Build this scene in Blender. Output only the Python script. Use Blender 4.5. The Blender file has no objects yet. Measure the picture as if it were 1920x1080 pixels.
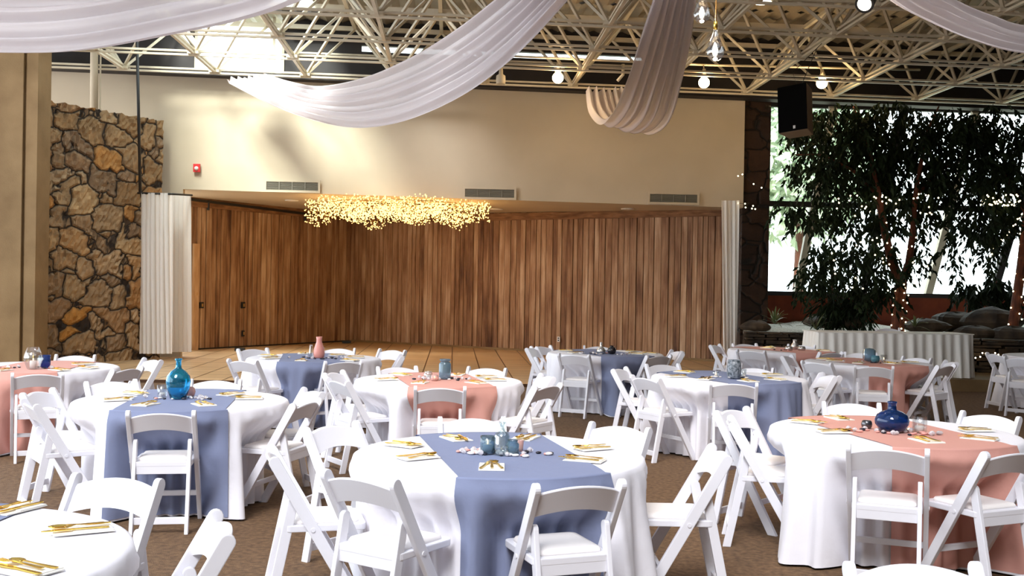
import bpy, bmesh, math, random
import numpy as np
from mathutils import Vector, Matrix
random.seed(7)
PI = math.pi
sc = bpy.context.scene
COL = sc.collection

# ------------------------------------------------------------------ camera
F, PITCH, ROLL, CAMH = 2000.0, .0035, .017, 1.655
cp, sp, cr, sr = math.cos(PITCH), math.sin(PITCH), math.cos(ROLL), math.sin(ROLL)
right = Vector((1, 0, 0)); up0 = Vector((0, sp, cp)); fwd = Vector((0, cp, -sp))
c_r = right*cr + up0*sr; c_u = up0*cr - right*sr
cam = bpy.data.cameras.new('camera'); camo = bpy.data.objects.new('camera', cam); COL.objects.link(camo)
M = Matrix((c_r, c_u, -fwd)).transposed().to_4x4(); M.translation = Vector((0, 0, CAMH))
camo.matrix_world = M
cam.sensor_width = 36; cam.lens = 36*F/1920; cam.clip_start = .05; cam.clip_end = 300
sc.camera = camo
# ------------------------------------------------------------------ colour management, world, daylight
vs = sc.view_settings
vs.view_transform = 'Standard'; vs.look = 'None'; vs.gamma = 1; vs.exposure = 1.02; vs.use_curve_mapping = False
w = bpy.data.worlds.new('world'); sc.world = w; w.use_nodes = True
bg = w.node_tree.nodes['Background']
bg.inputs[0].default_value = (.86, .93, 1, 1); bg.inputs[1].default_value = 2.7
sun = bpy.data.lights.new('hazy_sun', 'SUN'); sun.energy = 9; sun.angle = math.radians(24); sun.color = (1, .97, .92)
suno = bpy.data.objects.new('hazy_sun', sun); COL.objects.link(suno); suno.rotation_euler = Vector((.2, .67, -.74)).to_track_quat('-Z', 'Y').to_euler()

def ray(px, py):
    X = cr*(px-960)+sr*(py-540); Y = -sr*(px-960)+cr*(py-540)
    return Vector((X/F, cp-(-Y/F)*-sp if False else cp + sp*(-Y/F), -sp + cp*(-Y/F)))
def atz(px, py, z):
    d = ray(px, py); k = (z-CAMH)/d.z
    return Vector((d.x*k, d.y*k, z))
def atd(px, py, D):
    d = ray(px, py); k = D/d.y
    return Vector((d.x*k, D, CAMH+d.z*k))

# ------------------------------------------------------------------ materials
def mat(name, col, rough=.5, metal=0, **kw):
    m = bpy.data.materials.new(name); m.use_nodes = True
    p = m.node_tree.nodes['Principled BSDF']
    p.inputs['Base Color'].default_value = (*col, 1); p.inputs['Roughness'].default_value = rough
    p.inputs['Metallic'].default_value = metal
    for k, v in kw.items():
        i = p.inputs[k.replace('_', ' ')]
        i.default_value = (*v, 1) if isinstance(v, tuple) else v
    return m
def srgb(r, g, b):
    return tuple(((c/255/12.92) if c/255 <= .04045 else ((c/255+.055)/1.055)**2.4) for c in (r, g, b))
def N(m, t, **kw):
    n = m.node_tree.nodes.new(t)
    for k, v in kw.items():
        if k in n.inputs: n.inputs[k].default_value = v
        else: setattr(n, k, v)
    return n
def L(m, a, b): m.node_tree.links.new(a, b)
def P(m): return m.node_tree.nodes['Principled BSDF']
def ramp(m, stops):
    r = N(m, 'ShaderNodeValToRGB'); e = r.color_ramp.elements
    while len(e) < len(stops): e.new(.5)
    for i, (p, c) in enumerate(stops): e[i].position = p; e[i].color = (*c, 1)
    return r
def noisy(m, c1, c2, scale, detail=6, bump=0, bscale=None, stretch=(1, 1, 1), dist=.02):
    tc = N(m, 'ShaderNodeTexCoord'); mp = N(m, 'ShaderNodeMapping'); mp.inputs['Scale'].default_value = stretch
    L(m, tc.outputs['Object'], mp.inputs[0])
    n = N(m, 'ShaderNodeTexNoise', Scale=scale, Detail=detail); L(m, mp.outputs[0], n.inputs['Vector'])
    r = ramp(m, [(.3, c1), (.7, c2)]); L(m, n.outputs[0], r.inputs[0]); L(m, r.outputs[0], P(m).inputs['Base Color'])
    if bump:
        n2 = N(m, 'ShaderNodeTexNoise', Scale=bscale or scale*3, Detail=4); L(m, mp.outputs[0], n2.inputs['Vector'])
        b = N(m, 'ShaderNodeBump', Strength=bump, Distance=dist); L(m, n2.outputs[0], b.inputs['Height']); L(m, b.outputs[0], P(m).inputs['Normal'])
    return m
def emit(name, col, s):
    m = mat(name, (0, 0, 0), .5); P(m).inputs['Emission Color'].default_value = (*col, 1); P(m).inputs['Emission Strength'].default_value = s
    return m
def thin_glass(name, tint, gloss=.08, rough=.02):
    m = bpy.data.materials.new(name); m.use_nodes = True; nt = m.node_tree; nt.nodes.remove(P(m))
    t = N(m, 'ShaderNodeBsdfTransparent'); t.inputs[0].default_value = (*tint, 1)
    g = N(m, 'ShaderNodeBsdfGlossy', Roughness=rough); mx = N(m, 'ShaderNodeMixShader'); mx.inputs[0].default_value = gloss
    L(m, t.outputs[0], mx.inputs[1]); L(m, g.outputs[0], mx.inputs[2]); L(m, mx.outputs[0], nt.nodes['Material Output'].inputs[0])
    return m
def glass(name, col, rough=.03, trans=1.0):
    return mat(name, col, rough, Transmission_Weight=trans, IOR=1.45)
def sheer(name, col, transp, transl):
    m = bpy.data.materials.new(name); m.use_nodes = True; nt = m.node_tree; nt.nodes.remove(P(m))
    d = N(m, 'ShaderNodeBsdfDiffuse'); d.inputs[0].default_value = (*col, 1)
    t = N(m, 'ShaderNodeBsdfTranslucent'); t.inputs[0].default_value = (*col, 1)
    m1 = N(m, 'ShaderNodeMixShader'); m1.inputs[0].default_value = transl
    L(m, d.outputs[0], m1.inputs[1]); L(m, t.outputs[0], m1.inputs[2])
    tr = N(m, 'ShaderNodeBsdfTransparent'); m2 = N(m, 'ShaderNodeMixShader'); m2.inputs[0].default_value = transp
    L(m, m1.outputs[0], m2.inputs[1]); L(m, tr.outputs[0], m2.inputs[2]); L(m, m2.outputs[0], nt.nodes['Material Output'].inputs[0])
    return m

resin = mat('white_resin', (.80, .80, .86), .38)
pad_m = mat('white_vinyl', (.86, .82, .80), .5)
def weave(m, s=900):
    tc = N(m, 'ShaderNodeTexCoord'); n = N(m, 'ShaderNodeTexNoise', Scale=s*.02, Detail=3)
    L(m, tc.outputs['Object'], n.inputs['Vector']); b = N(m, 'ShaderNodeBump', Strength=.25, Distance=.01)
    L(m, n.outputs[0], b.inputs['Height']); L(m, b.outputs[0], P(m).inputs['Normal']); return m
cloth_m = weave(mat('white_cloth', (.83, .82, .88), .85, Sheen_Weight=.1))
blue_m = weave(mat('dusty_blue_cloth', srgb(126, 135, 166), .8))
pink_m = weave(mat('dusty_rose_cloth', srgb(210, 154, 142), .8))
skirt_m = weave(mat('ivory_skirt_cloth', (.80, .78, .74), .85))
napkin_m = mat('ivory_napkin', (.86, .84, .78), .8)
gold_m = mat('polished_gold', (.95, .66, .14), .2, 1)
wallp = noisy(mat('cream_wall_paint', (.66, .58, .45), .75), (.50, .42, .31), (.55, .465, .345), 1.2, 3, .05, 120)
darkp = noisy(mat('dark_brown_paint', (.02, .015, .015), .7), (.016, .012, .012), (.026, .02, .02), 2)
steel_w = noisy(mat('cream_painted_steel', (.75, .69, .56), .5), (.56, .49, .36), (.66, .59, .46), 3)
black_m = mat('black_metal', (.012, .012, .013), .5)
blackb = mat('black_speaker_cloth', (.004, .004, .004), 1, Specular_IOR_Level=.05)
brown_side = mat('brown_speaker_side', (.22, .15, .09), .6)
whitepl = mat('white_plastic', (.82, .82, .8), .4)
red_m = mat('red_plastic', (.6, .02, .02), .4)
vent_m = mat('grey_vent_metal', (.28, .26, .21), .5, .3)
conc = noisy(mat('tan_concrete', (.4, .33, .24), .85), srgb(122, 97, 64), srgb(146, 120, 84), 1.6, 8, .25, 40)
carpet = noisy(mat('brown_carpet', (.15, .1, .06), .95), srgb(84, 60, 38), srgb(124, 94, 64), 26, 8, .6, 160)
decking = noisy(mat('corrugated_deck_steel', (.6, .54, .42), .5), (.26, .215, .155), (.34, .29, .215), 1.5)
bark = noisy(mat('red_brown_bark', (.12, .04, .02), .8), srgb(70, 32, 16), srgb(112, 58, 34), 9, 6, .5, 30, (3, 3, .6))
rock = noisy(mat('dark_ledge_stone', (.1, .08, .06), .8), srgb(22, 16, 12), srgb(84, 66, 46), 3, 7, .6, 14)
gravel = noisy(mat('white_gravel', (.5, .5, .46), .9), srgb(90, 84, 74), srgb(215, 210, 198), 40, 4, 1, 60)
redwall = noisy(mat('red_brown_stucco', (.2, .06, .03), .8), srgb(110, 44, 22), srgb(132, 58, 30), 3)
dirt = noisy(mat('outdoor_ground', (.2, .2, .15), .9), (.3, .32, .24), (.4, .42, .33), 1)
pane = thin_glass('window_glass', (.93, .97, .95), .06); tpane = thin_glass('daylight_dimming_tint', (.47, .475, .49), .06)  # grey tint added to dim daylight through every skylight but the first
warm_e = emit('warm_bulb_glow', (1, .72, .36), 14)
fairy_e = emit('fairy_light_glow', (1, .55, .15), 2.3)
fairy_w = emit('warm_white_glow', (1, .78, .46), 4)
whiteglow = emit('white_lamp_glow', (1, .9, .72), 5)
brass_w = mat('copper_wire', (.5, .3, .1), .4, .6)
bulbglass = thin_glass('clear_bulb_glass', (.93, .93, .93), .22, .03)
drape_m = sheer('sheer_white_voile', (.76, .71, .73), .05, .32)
curt_m = sheer('sheer_white_curtain', (.92, .9, .87), .04, .35)
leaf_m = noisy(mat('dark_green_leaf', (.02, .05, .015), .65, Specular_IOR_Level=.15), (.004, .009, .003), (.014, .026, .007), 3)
outleaf = noisy(mat('pale_outdoor_leaf', (.2, .3, .15), .6), (.3, .4, .26), (.46, .55, .4), 2)
spike_m = noisy(mat('spiky_leaf', (.1, .13, .05), .5), (.07, .11, .04), (.2, .2, .08), 5)

# tile floor
tile = mat('tan_floor_tile', (.3, .2, .1), .3)
def tile_nodes(m):
    tc = N(m, 'ShaderNodeTexCoord'); mp = N(m, 'ShaderNodeMapping'); mp.inputs['Rotation'].default_value = (0, 0, -.055)
    L(m, tc.outputs['Object'], mp.inputs[0])
    b = N(m, 'ShaderNodeTexBrick', Scale=1.0); b.offset = 0; b.squash = 1
    for k, v in (('Mortar Size', .012), ('Brick Width', .52), ('Row Height', .52), ('Bias', 0.0), ('Mortar Smooth', .2)): b.inputs[k].default_value = v
    b.inputs['Color1'].default_value = (*srgb(204, 172, 130), 1); b.inputs['Color2'].default_value = (*srgb(216, 184, 142), 1); b.inputs['Mortar'].default_value = (*srgb(70, 44, 24), 1)
    L(m, mp.outputs[0], b.inputs['Vector'])
    n = N(m, 'ShaderNodeTexNoise', Scale=1.3, Detail=8); L(m, mp.outputs[0], n.inputs['Vector'])
    mx = N(m, 'ShaderNodeMix', data_type='RGBA', blend_type='MULTIPLY'); mx.inputs[0].default_value = .5
    r = ramp(m, [(.3, (.62, .58, .52)), (.7, (1, 1, 1))]); L(m, n.outputs[0], r.inputs[0])
    L(m, b.outputs[0], mx.inputs[6]); L(m, r.outputs[0], mx.inputs[7]); L(m, mx.outputs[2], P(m).inputs['Base Color'])
tile_nodes(tile)

# stone masonry (irregular rubble) : warped, stretched cells with dark joints
def stone_mat(name, cols, scale, stretch, mortar, bump=1.0):
    m = mat(name, (.3, .25, .2), .85)
    tc = N(m, 'ShaderNodeTexCoord'); mp = N(m, 'ShaderNodeMapping'); mp.inputs['Scale'].default_value = stretch
    L(m, tc.outputs['Object'], mp.inputs[0])
    nz = N(m, 'ShaderNodeTexNoise', Scale=1.6, Detail=2); L(m, mp.outputs[0], nz.inputs['Vector'])
    va = N(m, 'ShaderNodeVectorMath', operation='SCALE'); va.inputs[3].default_value = .2; L(m, nz.outputs[1], va.inputs[0])
    ad = N(m, 'ShaderNodeVectorMath', operation='ADD'); L(m, mp.outputs[0], ad.inputs[0]); L(m, va.outputs[0], ad.inputs[1])
    v1 = N(m, 'ShaderNodeTexVoronoi', Scale=scale, feature='F1', distance='CHEBYCHEV'); v1.inputs['Randomness'].default_value = .92
    v2 = N(m, 'ShaderNodeTexVoronoi', Scale=scale, feature='F2', distance='CHEBYCHEV'); v2.inputs['Randomness'].default_value = .92
    L(m, ad.outputs[0], v1.inputs['Vector']); L(m, ad.outputs[0], v2.inputs['Vector'])
    df = N(m, 'ShaderNodeMath', operation='SUBTRACT'); L(m, v2.outputs['Distance'], df.inputs[0]); L(m, v1.outputs['Distance'], df.inputs[1])
    sx = N(m, 'ShaderNodeSeparateColor'); L(m, v1.outputs['Color'], sx.inputs[0])
    cr_ = ramp(m, cols); L(m, sx.outputs[0], cr_.inputs[0])
    n2 = N(m, 'ShaderNodeTexNoise', Scale=6, Detail=9); n2.inputs['Roughness'].default_value = .65; L(m, tc.outputs['Object'], n2.inputs['Vector'])
    r2 = ramp(m, [(.3, (.55, .53, .5)), (.72, (1.15, 1.12, 1.05))]); L(m, n2.outputs[0], r2.inputs[0])
    mu = N(m, 'ShaderNodeMix', data_type='RGBA', blend_type='MULTIPLY'); mu.inputs[0].default_value = 1
    L(m, cr_.outputs[0], mu.inputs[6]); L(m, r2.outputs[0], mu.inputs[7])
    rm = ramp(m, [(.015, (0, 0, 0)), (.06, (1, 1, 1))]); L(m, df.outputs[0], rm.inputs[0])
    mx = N(m, 'ShaderNodeMix', data_type='RGBA'); L(m, rm.outputs[0], mx.inputs[0]); mx.inputs[6].default_value = (*mortar, 1); L(m, mu.outputs[2], mx.inputs[7])
    L(m, mx.outputs[2], P(m).inputs['Base Color'])
    rb = ramp(m, [(.0, (0, 0, 0)), (.12, (1, 1, 1))]); L(m, df.outputs[0], rb.inputs[0])
    ah = N(m, 'ShaderNodeMath', operation='MULTIPLY_ADD'); L(m, n2.outputs[0], ah.inputs[0]); ah.inputs[1].default_value = .35; L(m, rb.outputs[0], ah.inputs[2])
    b = N(m, 'ShaderNodeBump', Strength=bump, Distance=.06); L(m, ah.outputs[0], b.inputs['Height']); L(m, b.outputs[0], P(m).inputs['Normal'])
    return m
stone = stone_mat('rubble_stone', [(0, srgb(146, 116, 80)), (.22, srgb(168, 138, 102)), (.4, srgb(138, 114, 90)), (.55, srgb(184, 154, 114)), (.72, srgb(152, 124, 96)), (.9, srgb(190, 136, 66)), (1, srgb(172, 148, 118))], 1.75, (1, 1, 1.3), srgb(36, 24, 14))
dstone = stone_mat('dark_pillar_stone', [(0, srgb(40, 22, 12)), (.5, srgb(62, 38, 20)), (1, srgb(50, 32, 20))], 2.0, (1, 1, 1.3), srgb(16, 10, 6))

# weathered boards: colour by per-board random attribute + streaks
def board_mat(name):
    m = mat(name, (.2, .1, .05), .75)
    at = N(m, 'ShaderNodeAttribute', attribute_name='rnd'); tc = N(m, 'ShaderNodeTexCoord')
    off = N(m, 'ShaderNodeVectorMath', operation='MULTIPLY_ADD'); off.inputs[1].default_value = (37, 37, 11)
    L(m, at.outputs['Color'], off.inputs[0]); L(m, tc.outputs['Object'], off.inputs[2])
    mp = N(m, 'ShaderNodeMapping'); mp.inputs['Scale'].default_value = (9, 9, .55); L(m, off.outputs[0], mp.inputs[0])
    n1 = N(m, 'ShaderNodeTexNoise', Scale=1.6, Detail=8); n1.inputs['Roughness'].default_value = .62; L(m, mp.outputs[0], n1.inputs['Vector'])
    mp2 = N(m, 'ShaderNodeMapping'); mp2.inputs['Scale'].default_value = (1.2, 1.2, .5); L(m, off.outputs[0], mp2.inputs[0])
    n2 = N(m, 'ShaderNodeTexNoise', Scale=1.5, Detail=5); L(m, mp2.outputs[0], n2.inputs['Vector'])
    sx = N(m, 'ShaderNodeSeparateColor'); L(m, at.outputs['Color'], sx.inputs[0])
    a = N(m, 'ShaderNodeMath', operation='MULTIPLY_ADD'); L(m, n1.outputs[0], a.inputs[0]); a.inputs[1].default_value = 1.5
    rs_ = N(m, 'ShaderNodeMath', operation='MULTIPLY'); L(m, sx.outputs[0], rs_.inputs[0]); rs_.inputs[1].default_value = .42; L(m, rs_.outputs[0], a.inputs[2])
    b = N(m, 'ShaderNodeMath', operation='MULTIPLY_ADD'); L(m, n2.outputs[0], b.inputs[0]); b.inputs[1].default_value = 1.3; L(m, a.outputs[0], b.inputs[2])
    d = N(m, 'ShaderNodeMath', operation='DIVIDE'); L(m, b.outputs[0], d.inputs[0]); d.inputs[1].default_value = 3.2
    r = ramp(m, [(.33, srgb(74, 44, 28)), (.43, srgb(126, 90, 63)), (.53, srgb(160, 125, 95)), (.65, srgb(196, 168, 140))]); L(m, d.outputs[0], r.inputs[0])
    L(m, r.outputs[0], P(m).inputs['Base Color'])
    bp = N(m, 'ShaderNodeBump', Strength=.3, Distance=.01); L(m, n1.outputs[0], bp.inputs['Height']); L(m, bp.outputs[0], P(m).inputs['Normal'])
    return m
boards = board_mat('weathered_boards')
beam_m = noisy(mat('weathered_beam', (.2, .12, .07), .8), srgb(96, 62, 38), srgb(150, 110, 76), 3, 6, .3, 10, (1, 1, 6))

# ------------------------------------------------------------------ mesh helper
class MB:
    def __init__(s): s.v = []; s.f = []; s.c = []; s.sm = []
    def add(s, vs, fs, smooth=False):
        o = len(s.v); s.v += [tuple(v) for v in vs]; s.f += [tuple(i+o for i in f) for f in fs]; s.sm += [smooth]*len(fs)
    def box(s, c, size, R=None):
        hx, hy, hz = (a/2 for a in size); c = Vector(c)
        vs = [Vector((x*hx, y*hy, z*hz)) for x in (-1, 1) for y in (-1, 1) for z in (-1, 1)]
        if R is not None: vs = [R @ v for v in vs]
        s.add([c+v for v in vs], [(0, 1, 3, 2), (4, 6, 7, 5), (0, 4, 5, 1), (2, 3, 7, 6), (0, 2, 6, 4), (1, 5, 7, 3)])
    def bar(s, a, b, w, h, upv=(0, 0, 1), off=(0, 0)):
        a, b = Vector(a), Vector(b); d = (b-a); ln = d.length; d.normalize(); u = Vector(upv)
        x = d.cross(u)
        if x.length < 1e-4: x = d.cross(Vector((1, 0, 0)))
        x.normalize(); u = x.cross(d)
        vs = [p + x*(i*w/2+off[0]) + u*(j*h/2+off[1]) for p in (a, b) for i, j in ((-1, -1), (1, -1), (1, 1), (-1, 1))]
        s.add(vs, [(3, 2, 1, 0), (4, 5, 6, 7), (0, 1, 5, 4), (1, 2, 6, 5), (2, 3, 7, 6), (3, 0, 4, 7)])
    def tube(s, pts, r, n=8, cap=True):
        pts = [Vector(p) for p in pts]; rs = r if isinstance(r, (list, tuple)) else [r]*len(pts); rings = []
        for i, p in enumerate(pts):
            d = (pts[min(i+1, len(pts)-1)]-pts[max(i-1, 0)]).normalized()
            x = d.cross(Vector((0, 0, 1)));
            if x.length < 1e-3: x = d.cross(Vector((0, 1, 0)))
            x.normalize(); y = d.cross(x)
            rings.append([p+(x*math.cos(2*PI*k/n)+y*math.sin(2*PI*k/n))*rs[i] for k in range(n)])
        s.rings(rings, cap)
    def rings(s, rings, cap=True, closed=True, smooth=True):
        n = len(rings[0]); vs = [p for r in rings for p in r]; fs = []
        for i in range(len(rings)-1):
            for k in range(n if closed else n-1):
                fs.append((i*n+k, i*n+(k+1) % n, (i+1)*n+(k+1) % n, (i+1)*n+k))
        s.add(vs, fs, smooth)
        if cap:
            o = len(s.v)-len(vs); s.f += [tuple(o+k for k in range(n))[::-1], tuple(o+(len(rings)-1)*n+k for k in range(n))]; s.sm += [False, False]
    def lathe(s, prof, n=24, c=(0, 0, 0), cap=True):
        s.rings([[Vector((c[0]+r*math.cos(2*PI*k/n), c[1]+r*math.sin(2*PI*k/n), c[2]+z)) for k in range(n)] for r, z in prof], cap)
    def ball(s, c, r, n=8, m=6, sc_=(1, 1, 1)):
        s.rings([[Vector((c[0]+sc_[0]*max(r*math.sin(PI*i/m), 1e-4)*math.cos(2*PI*k/n), c[1]+sc_[1]*max(r*math.sin(PI*i/m), 1e-4)*math.sin(2*PI*k/n), c[2]-sc_[2]*r*math.cos(PI*i/m))) for k in range(n)] for i in range(m+1)], False)
    def prism(s, poly, lo, hi):      # poly list of (x,y) ; vertical
        n = len(poly); vs = [(x, y, lo) for x, y in poly]+[(x, y, hi) for x, y in poly]
        s.add(vs, [tuple(range(n))[::-1], tuple(range(n, 2*n))]+[(i, (i+1) % n, n+(i+1) % n, n+i) for i in range(n)])
    def poly(s, pts): s.add(pts, [tuple(range(len(pts)))])
    def build(s, name, m, parent=None, bevel=0, attr=None, loc=None, recalc=True):
        me = bpy.data.meshes.new(name); me.from_pydata(s.v, [], s.f)
        me.polygons.foreach_set('use_smooth', s.sm)
        if attr is not None:
            a = me.attributes.new('rnd', 'FLOAT_COLOR', 'FACE')
            for i, c in enumerate(attr): a.data[i].color = c
        if recalc or bevel:
            bm = bmesh.new(); bm.from_mesh(me)
            if recalc: bmesh.ops.recalc_face_normals(bm, faces=bm.faces)
            if bevel:
                bmesh.ops.bevel(bm, geom=[e for e in bm.edges if e.calc_face_angle(0) > .6], offset=bevel, segments=2, affect='EDGES', profile=.6)
            bm.to_mesh(me); bm.free()
        me.materials.append(m); o = bpy.data.objects.new(name, me); COL.objects.link(o)
        if parent is not None: o.parent = parent
        if loc is not None: o.location = loc
        return o
def tag(o, label, cat, group=None, kind=None):
    o['label'] = label; o['category'] = cat
    if group: o['group'] = group
    if kind: o['kind'] = kind
    return o
def thing(name, label, cat, loc=(0, 0, 0), rz=0, group=None):
    o = bpy.data.objects.new(name, None); COL.objects.link(o); o.location = loc; o.rotation_euler = (0, 0, rz); o.empty_display_size = .1
    return tag(o, label, cat, group)
def struct(o, label=None, cat=None):
    o['kind'] = 'structure'
    if label: o['label'] = label
    if cat: o['category'] = cat
    return o
KIDS = {}
def kids(o):
    return [c for c in o.children]
def dup(o, parent=None):
    c = o.copy(); COL.objects.link(c); c.parent = parent
    for ch in list(o.children): dup(ch, c)
    return c
def smooth(a, b, x):
    t = min(1, max(0, (x-a)/(b-a))); return t*t*(3-2*t)

# ------------------------------------------------------------------ room shell
SL = .055                                    # room is turned a little to the camera
def room(X, D): return (X - SL*(D-22), D + SL*X)   # X along the far wall, D depth at X=0
def RP(X, D, z): a = room(X, D); return Vector((a[0], a[1], z))
TILT = -.012                                 # roof and soffit fall gently to the right
m = MB(); m.prism([(-16, -8), (15, -8), (15, 30), (-16, 30)], -.2, 0); struct(m.build('floor', carpet), 'brown speckled carpet of the hall', 'floor')
a = [room(-13, 17.2), room(4.1, 17.2), room(5.2, 22.6), (7, 31), (-16, 31)]
m = MB(); m.prism(a, 0, .05); struct(m.build('floor_dance', tile), 'tan square floor tiles before the board wall', 'floor')
m = MB(); m.prism([room(4.15, 17.3), room(13.5, 17.3), room(13.5, 26), room(4.8, 26)], 0, .2); struct(m.build('trim_platform', conc), 'low raised platform step under head table', 'platform')

# upper cream wall with soffit
def wl(X): return 22.2
zs = lambda X: 3.405 + TILT*X
zt = lambda X: 5.69 + TILT*X*1.3
m = MB()
xs = [-12, -6.75, 0, 4.85]
for x0, x1 in zip(xs[:-1], xs[1:]):
    for (y0, y1) in ((22.2, 22.35),):
        lo0, lo1 = (zs(x0), zs(x1)) if x0 > -7 else (0, 0)
        p = [RP(x0, y0, lo0), RP(x1, y0, lo1), RP(x1, y0, zt(x1)), RP(x0, y0, zt(x0)), RP(x0, y1, lo0), RP(x1, y1, lo1), RP(x1, y1, zt(x1)), RP(x0, y1, zt(x0))]
        m.add(p, [(0, 1, 2, 3), (7, 6, 5, 4), (4, 5, 1, 0), (3, 2, 6, 7), (1, 5, 6, 2), (4, 0, 3, 7)])
struct(m.build('wall_back', wallp), 'cream upper wall over the board alcove', 'wall')
# soffit underside
A = atd(1352, 690, 23.2); Bc = atd(655, 640, 28.7); Cc = atd(352, 655, 24.0)
m = MB(); pts = [RP(-6.9, 22.3, zs(-6.9)), RP(5.0, 22.3, zs(5.0)), Vector((A.x+.6, A.y+.3, zs(5))), Vector((Bc.x+.6, Bc.y+1.2, zs(-4))), Vector((Bc.x-.6, Bc.y+.8, zs(-5))), Vector((Cc.x-.7, Cc.y+.3, zs(-7.5)))]
m.add(pts+[p+Vector((0, 0, .12)) for p in pts], [tuple(range(6)), tuple(range(11, 5, -1))]+[(i, (i+1) % 6, 6+(i+1) % 6, 6+i) for i in range(6)])
struct(m.build('ceiling_soffit', wallp), 'cream underside over the board alcove', 'ceiling')

def board_wall(name, a, b, label, bw=.152, zlo=.05):
    m = MB(); cols = []; d = (b-a); d.z = 0; ln = d.length; d.normalize(); nrm = Vector((d.y, -d.x, 0))
    if nrm.dot(Vector((0, -1, 0))) < 0: nrm = -nrm
    x = 0
    while x < ln-.02:
        w_ = min(bw*random.uniform(.75, 1.2), ln-x); o = random.uniform(0, .022)
        p0 = Vector((a.x, a.y, 0))+d*(x+.007); p1 = Vector((a.x, a.y, 0))+d*(x+w_-.007)
        q = [p0+nrm*(o-.004), p0+d*.006+nrm*o, p1-d*.006+nrm*o, p1+nrm*(o-.004), p1-nrm*.03, p0-nrm*.03]
        vs = [Vector((p.x, p.y, zlo+.03)) for p in q]+[Vector((p.x, p.y, zs(p.x))) for p in q]
        m.add(vs, [(i, (i+1) % 6, 6+(i+1) % 6, 6+i) for i in range(6)]+[tuple(range(6))[::-1], tuple(range(6, 12))])
        c = (random.random(), random.random(), random.random(), 1); cols += [c]*8; x += w_
    p0 = a-nrm*.03; p1 = b-nrm*.03
    m.add([Vector((p.x, p.y, z)) for p in (p0, p1, p1-nrm*.1, p0-nrm*.1) for z in (zlo, 3.6)], [(0, 2, 3, 1), (2, 4, 5, 3), (4, 6, 7, 5), (6, 0, 1, 7)]); cols += [(0, 0, 0, 1)]*4
    o = struct(m.build(name, boards, attr=cols), label, 'wall')
    return d, nrm
dR, nR = board_wall('wall_alcove_right', Bc, A+Vector((.05, 0, 0)), 'weathered vertical board wall, long right part')
dL, nL = board_wall('wall_alcove_left', Cc-(Bc-Cc).normalized()*.2, Bc+(Bc-Cc).normalized()*.12, 'weathered vertical board wall, left part')
def strip(name, a, b, n, z, h, t, mt, label):
    m = MB(); m.bar(Vector((a.x, a.y, z))+n*t/2, Vector((b.x, b.y, z))+n*t/2, t, h); return struct(m.build(name, mt), label, 'trim')
strip('trim_1', Bc, A, nR, 3.30, .17, .06, beam_m, 'board rail along top of right board wall')
strip('trim_2', Cc, Bc, nL, 3.40, .24, .09, beam_m, 'beam along top of left board wall')
strip('baseboard_right', Bc+dR*.1, A, nR, .07, .05, .05, conc, 'pale sill under right board wall')
strip('gap_strip_left', Cc, Bc-dL*.1, nL, .065, .03, .05, black_m, 'black strip for the shaded gap under left board wall')  # black bar put in for the shade of the gap below the boards
# pale end jamb at left, dark jamb at right
m = MB(); p = Cc+dL*.15+nL*.05; m.box((p.x, p.y, 1.25), (.16, .06, 2.4), Matrix.Rotation(math.atan2(dL.y, dL.x), 3, 'Z')); struct(m.build('trim_3', noisy(mat('pale_wood', (.5, .38, .25), .7), srgb(176, 138, 100), srgb(206, 170, 132), 4, 5, 0, None, (3, 3, .6))), 'pale board jamb beside white curtain', 'trim')
m = MB(); p = A+dR*.12; m.box((p.x, p.y, 1.7), (.12, .12, 3.3), Matrix.Rotation(math.atan2(dR.y, dR.x), 3, 'Z')); struct(m.build('trim_4', beam_m), 'dark jamb at right end of board wall', 'trim')

# dark upper wall band, with a bright window (left) and a clerestory slot
ztop = lambda X: 7.05 + TILT*X
m = MB(); WX0, WX1, SX0, SX1 = -6.62, -4.78, -3.2, 2.7
zslot = lambda X: 6.42+TILT*X
def panel(x0, x1, za0, za1, zb0, zb1, y=22.45, t=.12):
    p = [RP(x0, y, za0), RP(x1, y, za1), RP(x1, y, zb1), RP(x0, y, zb0)]; q = [RP(x0, y+t, za0), RP(x1, y+t, za1), RP(x1, y+t, zb1), RP(x0, y+t, zb0)]
    m.add(p+q, [(0, 1, 2, 3), (7, 6, 5, 4), (4, 5, 1, 0), (3, 2, 6, 7), (1, 5, 6, 2), (4, 0, 3, 7)])
panel(-13, WX0, 5.5, 5.5, ztop(-13), ztop(WX0)); panel(WX1, SX0, 5.5, 5.5, ztop(WX1), ztop(SX0))
panel(SX0, SX1, 5.4, 5.4, zslot(SX0), zslot(SX1)); panel(SX0, SX1, zslot(SX0)+.13, zslot(SX1)+.13, ztop(SX0), ztop(SX1)); panel(SX1, 15, 5.55, 5.5, ztop(SX1), ztop(15))
struct(m.build('wall_clerestory', darkp), 'dark brown band of wall behind the roof trusses', 'wall')
m = MB(); panel(WX0, WX1, 5.62, 5.62, 7.1, 7.1, 22.5, .02); wdw = struct(m.build('window_1', pane), 'bright high window above the cream wall', 'window')
m = MB()
for X in (WX0+.03, WX1-.03, WX1-.22): m.bar(RP(X, 22.45, 5.65), RP(X, 22.45, 7.1), .05, .06, (0, 1, 0))
for z in (5.75,): m.bar(RP(WX0, 22.45, z), RP(WX1, 22.45, z), .05, .06)
m.build('window_frame', steel_w, wdw)
m = MB(); panel(SX0, SX1, zslot(SX0), zslot(SX1), zslot(SX0)+.13, zslot(SX1)+.13, 22.5, .02); struct(m.build('window_2', pane), 'long narrow clerestory window slot', 'window')
m = MB()
for z in (6.33, 6.62, 6.72): m.bar(RP(-4.6, 22.40, z+TILT*-4.6), RP(2.9, 22.40, z+TILT*2.9), .05, .035)
struct(m.build('trim_5', steel_w), 'pale pipes along the clerestory', 'trim')
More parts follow.
